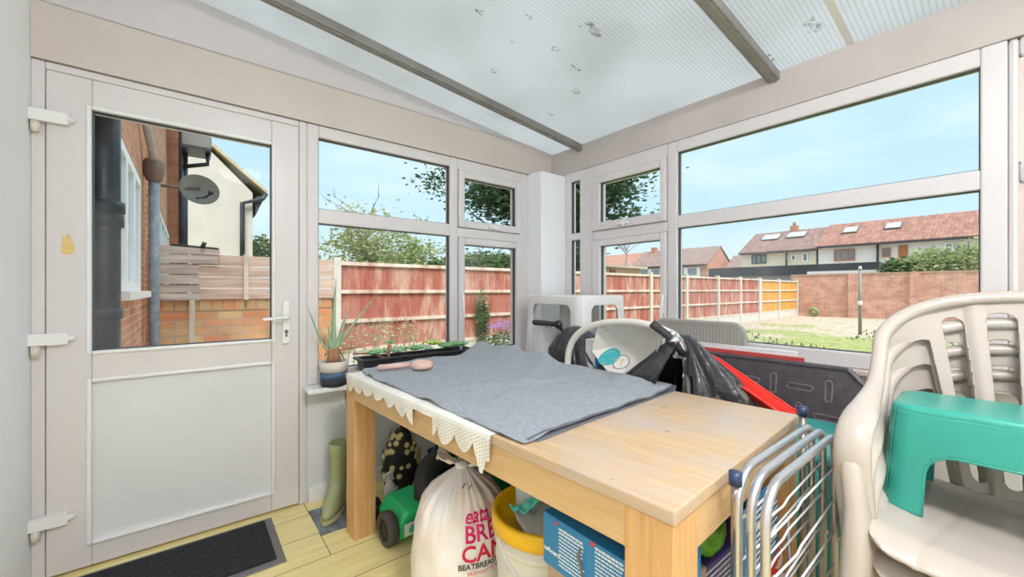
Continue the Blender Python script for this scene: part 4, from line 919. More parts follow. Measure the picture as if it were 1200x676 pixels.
# ================================================================== UNDER THE TABLE
# toy lawn mower
tm = thing('toy_mower', 'green plastic toy lawn mower with black grass box behind left table leg', 'toy', (.865, 1.80, 0), R(4))
MB().prism([(-.15, .03), (.15, .03), (.15, .10), (.11, .15), (-.11, .15), (-.15, .10)], lambda a, b: Vector((a, -.10, b)), lambda a, b: Vector((a, .12, b))).build('body', 'green_pl', tm, bevel=.014, segs=3)
for sx in (-1, 1):
    for yy in (-.04,):
        w = MB().lathe([(.045, -.022), (.068, -.022), (.074, -.014), (.074, .014), (.068, .022), (.045, .022)], (0, 0, 0), 40, mtx=Matrix.Rotation(R(90), 4, 'Y'), fn=lambda p, a, r, z: p * (1.03 if r > .07 and int(a * 40 / pi) % 2 else 1), closed=True).build('wheel', mat('tread', (.07, .06, .05), .7), tm, mtx=Matrix.Translation((sx * .176, yy, .074)))
        MB().cyl((-.018, 0, 0), (.018, 0, 0), .0455).build('hub', 'black', w)
for sx in (-1, 1):
    w = MB().cyl((-.018, 0, 0), (.018, 0, 0), .05).build('wheel', 'black', tm, mtx=Matrix.Translation((sx * .13, .2, .05)))
MB().tube(catmull([(.02, -.03, .10), (.02, -.03, .18), (.05, .01, .235), (.13, .06, .25), (.20, .10, .20)], 6), .055, 20).build('grass_box', 'rubber', tm)
MB().box(-.135, -.065, -.1175, -.1135, .05, .105).build('badge', mat('badge', (.8, .85, .82), .5), tm, bevel=.006, mtx=None)
MB().prism([(-.112, .06), (-.085, .06), (-.08, .08), (-.10, .098), (-.115, .08)], lambda a, b: Vector((a, -.1195, b)), lambda a, b: Vector((a, -.1176, b))).build('emblem', mat('emblem', (.1, .5, .45), .5), tm)
MB().tube(catmull([(.13, .14, .06), (.19, .2, .16), (.24, .26, .22), (.30, .30, .24)], 6), .010, 10).build('push_handle', 'black', tm)
# dark green crate handle
dg = thing('green_crate', 'dark green plastic crate behind the tied carrier bag', 'crate', (1.18, 1.66, 0), R(-10))
MB().box(-.15, .15, -.1, .1, 0, .40).build('body', 'dkgreen', dg, bevel=.012); MB().box(-.16, .16, -.11, .11, .401, .43).build('rim', 'green_pl', dg, bevel=.006)
MB().tube([(-.12, -.115, .36), (-.12, -.13, .38), (.12, -.13, .38), (.12, -.115, .36)], .007, 8).build('handle', 'black', dg)
# spray bottle
sb = thing('spray_bottle', 'white spray bottle beside the left table leg', 'bottle', (.81, 2.02, 0), R(200))
MB().lathe([(0, 0), (.035, 0), (.037, .01), (.037, .13), (.03, .165), (.015, .185), (.015, .2)], n=28).build('body', 'white_pl', sb)
MB().box(-.018, .022, -.014, .014, .20, .245).box(.022, .05, -.009, .009, .222, .242).prism([(.018, .222), (.03, .222), (.034, .18), (.026, .18)], lambda a, b: Vector((a, -.005, b)), lambda a, b: Vector((a, .005, b))).build('trigger_head', 'white_pl', sb, bevel=.004)
sb.scale = (.8, .8, .8)
# floral bag
fbg = thing('floral_bag', 'black bag with gold flower print against the wall under the table', 'bag', (.925, 2.14, 0), R(8))
def crum(p, s=.012, k=14): return p * (1 + s / max(.05, p.length) * nz3(p.x, p.y, p.z, k) * 2)
MB().ball((0, 0, .185), (.10, .07, .19), 40, 30, lambda p: Vector((p.x * (1 + .15 * nz3(p.x, p.y, p.z, 9)) * (1.0 if p.z < .1 else .8), p.y * (1 + .2 * nz3(p.y, p.z, p.x, 9)), p.z))).build('body', 'floral', fbg)
flm = MB(); rf = random.Random(8)
for k in range(130):
    t = rf.uniform(0, 2 * pi); zc = rf.uniform(-.8, .85); rr = sqrt(1 - zc * zc)
    c = Vector((.103 * rr * cos(t), .073 * rr * sin(t), .185 + .192 * zc)); nrm = Vector((cos(t) / .10, sin(t) / .07, zc / .19)).normalized(); X, Y = frame_from(nrm)
    if zc > .3: c.x *= .84
    s = rf.uniform(.012, .022)
    for j in range(8):
        a = j * pi / 4; q = c + nrm * .012 + (X * cos(a) + Y * sin(a)) * s * .6
        flm.add([c + nrm * .014, q + (X * -sin(a) + Y * cos(a)) * s * .26, c + nrm * .012 + (X * cos(a) + Y * sin(a)) * s, q - (X * -sin(a) + Y * cos(a)) * s * .26], [(0, 1, 2, 3)])
flm.build('flower_print', 'gold', fbg)
MB().tube(catmull([(-.03, -.02, .34), (.0, -.04, .405), (.08, -.05, .39), (.12, -.05, .30)], 8), .014, 10).build('handle', 'floral', fbg)
MB().tube(catmull([(.10, -.05, .30), (.16, -.07, .36), (.19, -.1, .34), (.20, -.1, .26), (.12, -.08, .22)], 8), .012, 8).build('strap', 'black', fbg)
dk = thing('dark_rucksack', 'crumpled black rucksack with straps behind the toy mower', 'bag', (1.16, 2.02, 0))
MB().ball((0, 0, .15), (.13, .11, .165), 36, 24, lambda p: p * (1 + .14 * nz3(p.x, p.y, p.z, 11))).build('body', 'blackbag', dk)
MB().tube(catmull([(-.10, -.08, .2), (-.1, -.13, .30), (.0, -.14, .36), (.1, -.12, .30), (.10, -.08, .2)], 7), .012, 8).build('strap', 'black', dk)
MB().tube(catmull([(-.13, -.06, .1), (-.15, -.1, .2), (-.1, -.14, .27), (.02, -.14, .25)], 7), .009, 8).build('strap', 'chrome', dk)
MB().box(-.15, -.09, -.145, -.12, .14, .2).build('pocket', 'dull_red', dk, bevel=.01)
# carrier bag
BG = Vector((.780, 1.262, 0))
cb = thing('carrier_bag', 'tied translucent white carrier bag printed in pink and red letters', 'bag', tuple(BG))
prof = [(.0, .0), (.12, .0), (.165, .03), (.185, .10), (.186, .20), (.176, .30), (.152, .38), (.115, .43), (.075, .46), (.045, .48), (.022, .495)]
def bag_r(z):
    for i in range(len(prof) - 1):
        if prof[i][1] <= z <= prof[i + 1][1] and prof[i + 1][1] > prof[i][1]:
            t = (z - prof[i][1]) / (prof[i + 1][1] - prof[i][1]); return prof[i][0] * (1 - t) + prof[i + 1][0] * t
    return .02
def bag_pt(a, z, off=0):
    r = bag_r(z); k = smoothstep(.25, .51, z)
    r *= 1 + .055 * nz3(cos(a) * 1.5, sin(a) * 1.5, z * 5) + (.012 + .10 * k) * nz3(cos(a) * 9, sin(a) * 9, z * 1.2) + .025 * nz3(cos(a) * 4, sin(a) * 4, z * 14)
    r += off; return Vector((r * cos(a), r * sin(a) * .95, z))
NZB, NAB = 46, 120; vv = []; ff = []
for i in range(NZB + 1):
    z = .495 * (i / NZB)
    for k in range(NAB): vv.append(bag_pt(2 * pi * k / NAB, z) if i else bag_pt(2 * pi * k / NAB, .002) * .97)
for i in range(NZB):
    for k in range(NAB): ff.append((i * NAB + k, i * NAB + (k + 1) % NAB, (i + 1) * NAB + (k + 1) % NAB, (i + 1) * NAB + k))
ff.append(tuple(range(NAB))[::-1])
MB().add(vv, ff, True).build('body', 'film', cb)
MB().ball((0, 0, .498), (.026, .024, .018), 16, 10, lambda p: p * (1 + .2 * nz3(p.x, p.y, p.z, 60))).build('knot', 'film', cb)
for (dx, dy, dz, w, sd) in ((-.075, .05, .045, .045, 1), (.11, -.04, .012, .055, 2), (.06, .07, .03, .045, 3), (.13, .03, -.02, .05, 4)):
    dirv = Vector((dx, dy, dz)); side = dirv.cross(Vector((0, 0, 1))).normalized()
    sheet(lambda a, b: 1, 0, 1, -1, 1, 14, 14, lambda a, b: Vector((0, 0, .497)) + dirv * a + side * b * (w * (.15 + a)) + Vector((0, 0, 1)) * (.02 * nz3(a * 3, b * 3, sd, 1) + .015 * sin(b * 7 + sd) * a), .0015).build('tied_ear', 'film', cb)
def bag_text(body, size, zc, ac, m, shear=0, bold=0, nm='lettering'):
    vs, fs = text_mesh(body, size, shear, bold)
    w = max(v.x for v in vs); out = []
    for v in vs:
        a = ac + v.x / .178; out.append(bag_pt(a, zc + v.y, .003))
    MB().add(out, fs).build(nm, m, cb)
ac = atan2(-BG.y, -BG.x)        # side that faces the room
a_l = ac + .06
bag_text('eata', .060, .368, a_l, 'magenta', .35, .0012)
bag_text('BREAST', .072, .312, a_l, 'magenta', 0, .0012)
bag_text('CANCER', .072, .254, a_l - .06, mat('print_red', (.72, .01, .06), .5), 0, .0012)
bag_text('BEATBREASTCANCER', .024, .232, a_l - .12, 'ink', 0, .0005)
bag_text('BROUGHT TO YOU', .014, .214, a_l + .05, 'magenta')
for a, z in ((a_l - .05, .455), (a_l + .22, .450)):
    MB().tube([bag_pt(a + q * .03, z + q * .002, .003) for q in range(6)], .0016, 5).build('printed_line', 'ink', cb)
# bucket
bk = thing('lidded_bucket', 'white ribbed plastic bucket with orange yellow lid under the table', 'bucket', (.880, .925, 0))
MB().lathe([(0, 0), (.135, 0), (.14, .01), (.155, .30), (.155, .31), (.160, .312), (.160, .322), (.156, .324), (.158, .36), (.158, .37), (.163, .372), (.163, .382), (.158, .384), (.159, .425), (0, .425)], n=64).build('body', 'bucket', bk)
MB().tube([(-.161 * cos(t), -.161 * sin(t), .36 - .13 * sin(t / 1)) for t in [pi * k / 24 - .5 for k in range(25)]], .0025, 6).build('handle', 'wire', bk)
MB().lathe([(0, .428), (.150, .428), (.152, .445), (.158, .458), (.168, .458), (.172, .45), (.172, .412), (.163, .408), (.0, .42)], n=72).build('lid', 'yellow_lid', bk)
# cloths, jar and tape on the lid
LZ = .429
ct = tag(sheet(lambda a, b: .09 - max(abs(a) * .8, abs(b)) + .01 * nz3(a, b, 0, 12), -.14, .14, -.1, .1, 40, 30, lambda a, b: (.842 + a * .62 + b * .35, .885 + b * .8 - a * .35, LZ + .012 + .007 * nz3(a, b, 2, 20) + .02 * smoothstep(.0, .12, a)), .016).build('folded_cloth', mat('terry', (.74, .73, .64), .95, bump=.6, bs=300)), 'off white folded cleaning cloth on the bucket lid', 'cloth')
jar = thing('glass_jar', 'clouded glass jar on the yellow bucket lid', 'jar', (.862, .985, LZ))
MB().lathe([(0, 0), (.042, 0), (.045, .005), (.045, .10), (.038, .115), (.038, .13)], n=32).build('body', mat('cloud_glass', (.62, .72, .66), .15, spec=.8), jar); MB().cyl((0, 0, .128), (0, 0, .145), .042).build('lid', 'white_pl', jar)
tq = tag(sheet(lambda a, b: .028 - abs(b) + .008 * nz3(a, b, 4, 25), -.11, .09, -.05, .05, 60, 24, lambda a, b: (.815 + a * .40 + b * .2, .925 - a * .33 + b * .6, LZ + .040 + .012 * nz3(a, b, 7, 30) + .035 * smoothstep(-.05, .06, a)), .006).build('teal_ribbon', mat('ribbon', (.12, .68, .55), .4)), 'crumpled bright turquoise ribbon lying over the white cloth', 'ribbon')
# blue flat box with white print
sbx = tag(MB().box(.70, .99, .47, .73, .0, .462).build('storage_carton', 'card', bevel=.004), 'brown cardboard carton beneath the blue printed box', 'box')
bb = thing('blue_box', 'flat blue cardboard box printed in white leaning inside near table leg', 'box', (.69, .735, .463))
BBM = Matrix.Rotation(R(-90), 4, 'Z')       # local x runs toward the camera end, local y into the table
MB().box(0, .30, 0, .20, 0, .125, BBM).build('carton', 'box_blue', bb, bevel=.002)
def bbt(body, size, x, z, m, shear=0, bold=0):
    vs, fs = text_mesh(body, size, shear, bold); MB().add([Vector((-.0012, -(x + v.x), z + v.y)) for v in vs], fs).build('lettering', m, bb)
bbt('tefboard', .0155, .005, .035, 'box_white', .1, .0006)
lines = MB(); rq = random.Random(2)
for col_, n_, z1 in ((.055, 11, .103), (.165, 12, .112)):
    for i in range(n_):
        x = col_; z = z1 - i * .0085
        while x < col_ + .072:
            w = rq.uniform(.004, .012); lines.box(-.0012, 0, -(x + w), -x, z, z + (.0045 if i < 2 else .003)); x += w + .002
lines.build('printed_lines', 'box_white', bb)
MB().tube([(-.002, -.125, .095), (-.002, -.118, .075), (-.002, -.124, .06), (-.002, -.13, .03)], [.002, .005, .005, .002], 6).build('printed_figure', 'dark_grey', bb)
MB().box(-.0014, -.0002, -.05, -.042, .11, .118).box(-.0014, -.0002, -.165, -.152, .115, .124).build('printed_mark', 'box_red', bb)
# near end stuff
db_ = thing('storage_box', 'deep blue box with white lettering under the near table end', 'box', (1.02, .50, 0))
MB().box(0, .34, 0, .30, 0, .415).build('carton', 'dkblue', db_, bevel=.004)
ln = MB()
for i in range(9):
    x = .012
    while x < .30:
        w = rq.uniform(.006, .02); ln.box(x, x + w, -.0012, 0, .395 - i * .016, .395 - i * .016 + .006); x += w + .004
ln.build('printed_lines', 'box_white', db_)
gb = tag(MB().ball((1.12, .545, .498), (.095, .05, .085), 30, 20, lambda p: p * (1 + .35 * nz3(p.x, p.y, p.z, 22) + .12 * nz3(p.x, p.y, p.z, 60))).build('green_plastic_bag', 'lime'), 'crumpled lime green plastic bag on the deep blue box', 'bag')
yb = tag(MB().box(1.16, 1.215, .60, .63, .416, .60).build('yellow_packet', 'yellow', bevel=.004), 'yellow packet behind the green plastic bag', 'packet')
pb = thing('printed_paper_bag', 'blue and white printed paper packet tucked behind the clothes airer', 'packet', (1.10, .3905, .44), R(3.3))
outp = [(-.13, 0), (.13, 0), (.145, .05), (.13, .12), (.09, .18), (.05, .20), (-.13, .195)]
sheet(lambda a, b: -sdpoly((a, b), outp) + .003 * nz3(a, b, 0, 30), -.15, .16, -.01, .23, 60, 60, lambda a, b: (a, .002 * nz3(a, b, 5, 14), b), .004).build('packet', 'paper_blue', pb)
ln = MB()
for i in range(12):
    x = -.118 + (i % 3) * .01; lim = .05 if i > 10 else .10
    while x < lim:
        w = rq.uniform(.008, .03); ln.box(x, x + w, -.0052, -.0042, .02 + i * .0145, .02 + i * .0145 + .006); x += w + .005
ln.build('printed_lines', 'box_white', pb)
rp_ = tag(MB().ball((1.33, .455, .37), (.055, .035, .075), 26, 18, lambda p: p * (1 + .3 * nz3(p.x, p.y, p.z, 20))).build('red_packet', mat('rednwhite', (.80, .05, .04), .4, col2=(.75, .8, .72), vs=28, lo=.46, hi=.5)), 'red and white crumpled food packet low behind the clothes airer', 'packet')
wb = tag(MB().box(1.25, 1.378, .415, .495, 0, .30).build('small_carton', 'card_white', bevel=.004), 'plain pale carton standing under the red packet', 'box')
# ================================================================== CLOTHES AIRER
ar = thing('clothes_airer', 'folded silver tube clothes airer with white wires by table end', 'clothes airer', (1.1, .33, 0))
def W_(x, y, z): return Vector((x - 1.1, y - .33, z))
for (x, y, zt) in ((.863, .352, .757), (1.375, .378, .790)):
    pg_ = MB().cyl(W_(x, y, .0), W_(x, y, zt), .0085, n=16).build('post', 'steel_dark', ar); MB().cyl(W_(x, y, zt - .012), W_(x, y, zt + .014), .0125, n=18).build('cap', 'navy', pg_)
for i, (y, xl, xr, zt) in enumerate(((.345, .857, 1.328, .772), (.317, .848, 1.316, .770), (.289, .838, 1.302, .766))):
    r0 = .07; pts = [W_(xl - .002, y, .02), W_(xl, y, zt - r0)] + [W_(xl + r0 - r0 * cos(t), y, zt - r0 + r0 * sin(t)) for t in [pi / 2 * k / 6 for k in range(1, 7)]]
    r1 = .045; pts += [W_(xr - r1 + r1 * sin(t), y, zt - r1 + r1 * cos(t)) for t in [pi / 2 * k / 6 for k in range(7)]] + [W_(xr, y, .02)]
    fr = MB().tube(pts, .0088, 12).build('frame', 'steel', ar)
    for k in range(8):
        z = zt - .085 - .083 * k; j = .012 * ((i + k) % 2)
        MB().tube([W_(xl + .002, y, z - .012), W_(xl + .16, y - .004, z - .004 - j), W_(xl + .19, y - .004, z + .004 - j), W_(xr - .002, y, z)], .0024, 6).build('wire', 'wire', fr)
    for (xx) in (xl, xr): MB().ball(W_(xx, y - .009, .50), .006, 8, 6).build('rivet', 'chrome', fr)
for (x, s) in ((.90, 1), (1.27, -1)): MB().cyl(W_(x, .363, .02), W_(x + .07 * s, .363, .56), .006, n=10).build('brace', 'steel_dark', ar)
# ================================================================== TEAL TUB
tt = thing('teal_tub', 'dark teal plastic storage tub between the airer and chair stack', 'tub', (1.75, .52, 0))
def rrect(hx, hy, z, r=.05, n=6):
    o = []
    for (sx, sy, a0) in ((1, 1, 0), (-1, 1, 90), (-1, -1, 180), (1, -1, 270)):
        for k in range(n + 1): a = R(a0 + 90 * k / n); o.append(Vector((sx * (hx - r) + r * cos(a), sy * (hy - r) + r * sin(a), z)))
    return o
def shell(rings, mat_, par, nm, cap=True, top=False, bevel=0):
    n = len(rings[0]); v = [p for r in rings for p in r]; f = []
    for i in range(len(rings) - 1):
        for k in range(n): f.append((i * n + k, i * n + (k + 1) % n, (i + 1) * n + (k + 1) % n, (i + 1) * n + k))
    f.append(tuple(range(n))[::-1])
    if top: f.append(tuple((len(rings) - 1) * n + k for k in range(n)))
    return MB().add(v, f, True).build(nm, mat_, par, bevel=bevel)
shell([rrect(.16, .19, 0), rrect(.195, .225, .59)], 'teal_tub', tt, 'body', top=True); shell([rrect(.205, .235, .591), rrect(.21, .24, .595), rrect(.21, .24, .615), rrect(.2, .23, .622)], 'teal_tub', tt, 'lid', top=True)
# ================================================================== BEHIND THE TABLE
# black moulded tray standing on edge against the window wall
def tray_mtx(x_top, z_top, x_bot): return None
ty = thing('moulded_tray', 'big black moulded plastic tray with clipped corners leaning under the window', 'tray', (2.03, .85, 0))
tz = .812; tilt = math.atan((2.155 - 2.03) / tz); TM2 = Matrix.Rotation(tilt, 4, 'Y')       # local z up the tray
octp = [(-.50, 0), (.47, 0), (.47, tz * .99), (-.425, tz * .99 + .0), (-.52, tz - .14), (-.52, .1)]
octp = [(-.40, 0), (.42, 0), (.42, tz), (-.418, tz), (-.56, tz - .15), (-.56, .12)]
MB().prism(octp, lambda a, b: Vector((0, a, b)), lambda a, b: Vector((.012, a, b))).build('base', 'tuff', ty, mtx=TM2)
rim = MB()
for i in range(len(octp)):
    a, b = octp[i], octp[(i + 1) % len(octp)]; rim.tube([Vector((.006, a[0], a[1])), Vector((.006, b[0], b[1]))], .013, 8, smooth=False)
rim.build('rim', 'tuff', ty, mtx=TM2)
sl_ = MB(); row = 0
for i in range(9):
    for j in range(7):
        cy, cz_ = .38 - i * .105, tz - .10 - j * .115 - (i % 2) * .0
        horiz = (i + j) % 2 == 0
        if cy < -.45 and cz_ > tz - .15: continue
        hx, hz = (.048, .013) if horiz else (.013, .044)
        lp = []
        for k in range(20):
            t = 2 * pi * k / 20; ex_, ez_ = (hx - .011) * (1 if cos(t) > 0 else -1) if horiz else 0, (hz - .011) * (1 if sin(t) > 0 else -1) if not horiz else 0
            lp.append(Vector((-.0005, cy + ex_ + .012 * cos(t), cz_ + ez_ + .012 * sin(t))))
        sl_.tube(lp, .0032, 6, closed=True)
sl_.build('moulded_slots', 'tuff_edge', ty, mtx=TM2)
tag(MB().box(2.178, 2.190, .62, 1.30, 0, .8475).box(2.178, 2.215, .625, 1.30, .8476, .852).build('white_board', 'bead', bevel=.002), 'long white plastic board edge along the top of the black tray', 'board')
tag(MB().box(2.160, 2.174, .59, 1.14, 0, .832).build('red_backing_sheet', 'dull_red', bevel=.003), 'dull red panel showing as a strip under the white board', 'panel')
# ribbed grey board on the sill
rbm = Matrix.Translation((2.262, 1.13, 0))
gb_ = thing('ribbed_board', 'grey ribbed plastic board with rounded corners propped against window glass', 'board', (2.225, 1.13, 0))
sheet(lambda a, b: -sdbox(a, b, 0, .48, .262, .48, .06), -.27, .27, 0, .97, 60, 60, lambda a, b: (.0 + b * .02, a, b), .012).build('board', mat('rib_grey', (.36, .33, .30), .5), gb_)
rb_ = MB()
for i in range(27):
    if abs(-.235 + i * .018) < .25: rb_.box(-.0085 + .018, -.0055 + .02, -.235 + i * .018 - .003, -.235 + i * .018 + .003, .70, .93)
rb_.build('ribs', mat('rib_grey2', (.46, .43, .39), .5), gb_)
lpts = [Vector((.004 + z * .02, y, z)) for (y, z) in [(-.262, .3), (-.262, .90)] + [(-.202 - .06 * cos(t), .90 + .06 * sin(t)) for t in (.4, .8, 1.2, 1.57)] + [(.202 + .06 * sin(t), .90 + .06 * cos(t)) for t in (0, .4, .8, 1.2, 1.57)] + [(.262, .3)]]
MB().tube(lpts, .009, 8).build('edge', mat('rib_grey3', (.42, .39, .36), .5), gb_)
# red channel
rs = thing('red_chute', 'bright red plastic channel sloping down beside the black bag', 'chute', (1.72, .60, .70))
pA, pB = onx(829, 428, 1.71), onx(905, 482, 1.66); dd = (pB - pA).normalized(); X_ = Vector((0, 0, 1)).cross(dd).normalized(); Yn = dd.cross(X_).normalized()
Lr = .34; o_ = pA - Vector((1.72, .60, .70)); wA = .046
def chf(a, b): return -sdbox(a, b, Lr / 2, 0, Lr / 2 + .03, wA, .055)
def chm(a, b):
    lip = smoothstep(.020, .036, abs(b)) * .030
    endl = smoothstep(.02, -.01, a) * .032
    return tuple(o_ + dd * a + X_ * b + Yn * max(lip, endl))
sheet(chf, -.04, Lr + .04, -.09, .09, 70, 40, chm, .004).build('channel', 'red_pl', rs)
edgep = [Vector(chm(a, b)) + Yn * .003 for (a, b) in [(Lr, .044), (.06, .044), (.0, .040), (-.022, .018), (-.022, -.018), (.0, -.040), (.06, -.044), (Lr, -.044)]]
MB().tube(catmull(edgep, 5), .005, 6).build('lip', 'red_pl', rs)
# plastic shell furniture helper (stool, small table)
def stool(name, label, cat, loc, rz, hx, hy, h, leg, top_t, m, flare=.13, rc=.04, group=None, lip=0):
    t = thing(name, label, cat, loc, rz, group)
    sides = [(hx, lambda q: (q, -hy)), (hy, lambda q: (hx, q)), (hx, lambda q: (-q, hy)), (hy, lambda q: (-hx, -q))]
    def rr(p, z):
        c = (max(-hx + rc, min(hx - rc, p[0])), max(-hy + rc, min(hy - rc, p[1]))); dx, dy = p[0] - c[0], p[1] - c[1]; L = hypot(dx, dy) or 1
        x, y = c[0] + dx / L * rc, c[1] + dy / L * rc; s = 1 + flare * (1 - z / h); return (x * s, y * s, z)
    body = MB()
    for (L, fn) in sides:
        sheet(lambda a, b: max(sdbox(a, b, 0, -.2, L - leg, h - top_t + .2, .045), -1) if True else 0, -L, L, 0, h - .012, 44, 34, lambda a, b: rr(fn(a), b), .006, body)
    body.build('leg_frame', m, t)
    if lip:
        lp = MB()
        for (L, fn) in sides:
            w_, zt, r_ = L - leg, h - top_t, .045
            pth = [(-L, .001), (-w_, .001), (-w_, zt - r_)] + [(-w_ + r_ - r_ * cos(a), zt - r_ + r_ * sin(a)) for a in (.4, .8, 1.2, 1.57)] + [(w_ - r_ + r_ * sin(a), zt - r_ + r_ * cos(a)) for a in (0, .4, .8, 1.2, 1.57)] + [(w_, .001), (L, .001)]
            lp.tube([rr(fn(a), b) for a, b in pth], .0042, 6)
        lp.build('lip', m, t)
    def ring_(sc_, z, k=8):
        o = []
        for (sx, sy, a0) in ((1, 1, 0), (-1, 1, 90), (-1, -1, 180), (1, -1, 270)):
            for q in range(k + 1): a = R(a0 + 90 * q / k); o.append(Vector((sx * (hx - rc) + (rc + sc_) * cos(a), sy * (hy - rc) + (rc + sc_) * sin(a), z)))
        return o
    shell([ring_(.003, h - .02), ring_(.0045, h - .012), ring_(.002, h - .004), ring_(-.004, h - .0005), ring_(-.012, h)], m, t, 'seat' if cat == 'stool' else 'tabletop', top=True)
    return t
tag(MB().box(1.84, 2.22, 1.62, 2.10, 0, .618).build('white_storage_carton', 'card_white', bevel=.006), 'large white carton under the white plastic child table', 'box')
stool('child_table', 'white plastic child table with arched legs in the window corner', 'table', (2.035, 1.865, .62), R(-5), .20, .275, .485, .085, .06, 'white_pl', .08, .05)
# cream tub shell
sx0 = 1.53
def yz(u, v, x=sx0): p = onx(u, v, x); return (p.y, p.z)
cs = thing('cream_tub_seat', 'cream plastic tub shaped seat shell with round stickers behind the table', 'seat', (sx0, 1.1, .40))
tag(MB().box(1.50, 1.79, .93, 1.36, 0, .398).build('brown_carton', 'card', bevel=.004), 'brown carton under the cream tub seat behind the table', 'box')
rimp = [yz(665, 436), yz(667, 410), yz(678, 391), yz(700, 380), yz(735, 377), yz(765, 382), yz(790, 392)]
rimv = catmull([Vector((sx0, a, b)) for a, b in rimp], 8)
Lc = Vector(cs.location)
low = [Vector((sx0 + .05, rimv[-1].y - .02, .90)), Vector((sx0 + .09, rimv[-1].y - .01, .80)), Vector((sx0 + .10, rimv[-1].y + .03, .41))]
low0 = [Vector((sx0 + .06, rimv[0].y - .06, .41)), Vector((sx0 + .02, rimv[0].y, .55))]
MB().tube([p - Lc for p in low0 + rimv + low], .0135, 12, sq=1.25).build('rim', 'cream_pl', cs)
pan = [yz(690, 412), yz(697, 384), yz(735, 380), yz(760, 385), yz(772, 394), yz(762, 430), (yz(762, 430)[0], .42), (rimp[0][0] - .08, .42), yz(712, 440)]
def shp(a, b):
    d = -sdpoly((a, b), pan); return (sx0 + .02 + .13 * (1 - math.exp(-max(0, d) / .06)) - sx0, a - 1.1, b - .40)
ya = [p[0] for p in pan]; zb_ = [p[1] for p in pan]
sheet(lambda a, b: -sdpoly((a, b), pan), min(ya) - .02, max(ya) + .02, .40, max(zb_) + .02, 70, 60, shp, .005).build('shell', 'cream_pl', cs)
def sticker(u, v, r, m, nm, mark=None):
    xq = sx0 + .1
    for _ in range(8): c = yz(u, v, xq); xq = sx0 + shp(*c)[0] - .006
    o = sheet(lambda a, b: r - hypot(a, b), -r * 1.1, r * 1.1, -r * 1.1, r * 1.1, 24, 24, lambda a, b: tuple(Vector(shp(c[0] + a, c[1] + b)) + Vector((-.006, 0, 0))), .0008).build(nm, m, cs); o['c'] = 0
    if mark: sheet(lambda a, b: .0016 - abs(hypot(a, b) - r * .88), -r * 1.1, r * 1.1, -r * 1.1, r * 1.1, 40, 40, lambda a, b: tuple(Vector(shp(c[0] + a, c[1] + b)) + Vector((-.0075, 0, 0))), .0008).build('printed_ring', 'dark_grey', o); sheet(lambda a, b: min(.0045 - abs(a), .014 - abs(b)), -r, r, -r, r, 40, 40, lambda a, b: tuple(Vector(shp(c[0] + a, c[1] + b)) + Vector((-.0075, 0, 0))), .0008).build('printed_mark', 'gold', o)
    del o['c']
    return o
sticker(707, 419, .038, 'sticker_teal', 'sticker'); s_ = sticker(729, 424, .034, mat('st_w', (.80, .79, .76), .4), 'sticker', 1)

a_, b_ = onx(686, 397, 1.60), onx(697, 397, 1.60)
wbx = thing('white_blue_carton', 'small white carton with blue edge inside the cream tub seat', 'box', (1.60, (a_.y + b_.y) / 2, .62)); hwd = abs(a_.y - b_.y) / 2
MB().box(0, .10, -hwd, hwd, 0, a_.z - .62).build('carton', 'white_pl', wbx, bevel=.003); MB().box(.002, .10, -hwd - .012, -hwd - .001, 0, a_.z - .625).build('edge', 'paper_blue', wbx)
tag(MB().box(1.56, 1.73, wbx.location.y - .09, wbx.location.y + .06, .399, .619).build('grey_carton', 'card_white', bevel=.003), 'plain carton standing on the brown carton in the tub seat', 'box')
# scooters under black bags
def scooter(label, g0, g1, st, base, clamp):
    t = thing('kick_scooter', label, 'scooter', (base[0], base[1], 0)); B = Vector((base[0], base[1], 0))
    MB().tube([g0 - B, g0.lerp(g1, .04) - B, g0.lerp(g1, .97) - B, g1 - B], [.0165, .0175, .0155, .019], 18).build('grip', 'rubber', t)
    MB().tube([g1 - B, st - B], .011, 12).build('handlebar', 'black', t)
    d = (st - g1); g2 = st + d * .9 + Vector((0, 0, .0)); g3 = g2 + (g1 - g0).length * d.normalized()
    MB().tube([st - B, Vector((base[0], base[1], .12)) - B], .016, 14).build('stem', 'steel_dark', t)
    lv_ = MB(); c = g1 - B; dn = (g1 - g0).normalized()
    if clamp:
        up = Vector((0, 0, 1)); lv_.cyl(c, c + dn * .03, .024, n=18).cyl(c + dn * .008 + up * .01, c + dn * .012 + up * .035, .012, .016, 14)
        lv_.build('clamp', 'chrome', t)
        MB().tube(catmull([c + dn * .03 + up * .02, c + dn * .06 + up * .0, c + dn * .07 - up * .06, c + dn * .06 - up * .12], 6), .0035, 8).build('cable', 'white_pl', t)
        MB().tube(catmull([c + dn * .02 + up * .03, c + dn * .07 + up * .01, c + dn * .085 - up * .07, c + dn * .09 - up * .13], 6), .004, 8).build('cable', 'steel_dark', t)
        MB().ball(c + dn * .005 - up * .01, (.022, .026, .022), 16, 10).build('gear_shifter', 'black', t)
    else:
        lv_.cyl(c, c + dn * .03, .018, n=16).ball(c + dn * .02, .024, 14, 8).build('clamp', 'black', t)
        MB().tube([c + dn * .02 + Vector((0, 0, -.012)), c - dn * .05 + Vector((-.02, 0, -.022)), c - dn * .08 + Vector((-.02, 0, -.018))], .004, 8).build('brake_lever', 'chrome', t)
    MB().box(-.2, .2, -.05, .05, .07, .09).build('deck', 'black', t, bevel=.01)
    for x in (-.24, .24): MB().lathe([(.02, -.014), (.05, -.014), (.055, 0), (.05, .014), (.02, .014)], (0, 0, 0), 24, mtx=Matrix.Rotation(R(90), 4, 'X'), closed=True).build('wheel', 'rubber', t, mtx=Matrix.Translation((x, 0, .056)))
    return t
scooter('scooter with black grip poking left from the black bag by the child table', onx(626, 377.5, 1.66), onx(652, 380, 1.63), onx(668, 396, 1.64), (1.645, 1.53), False)
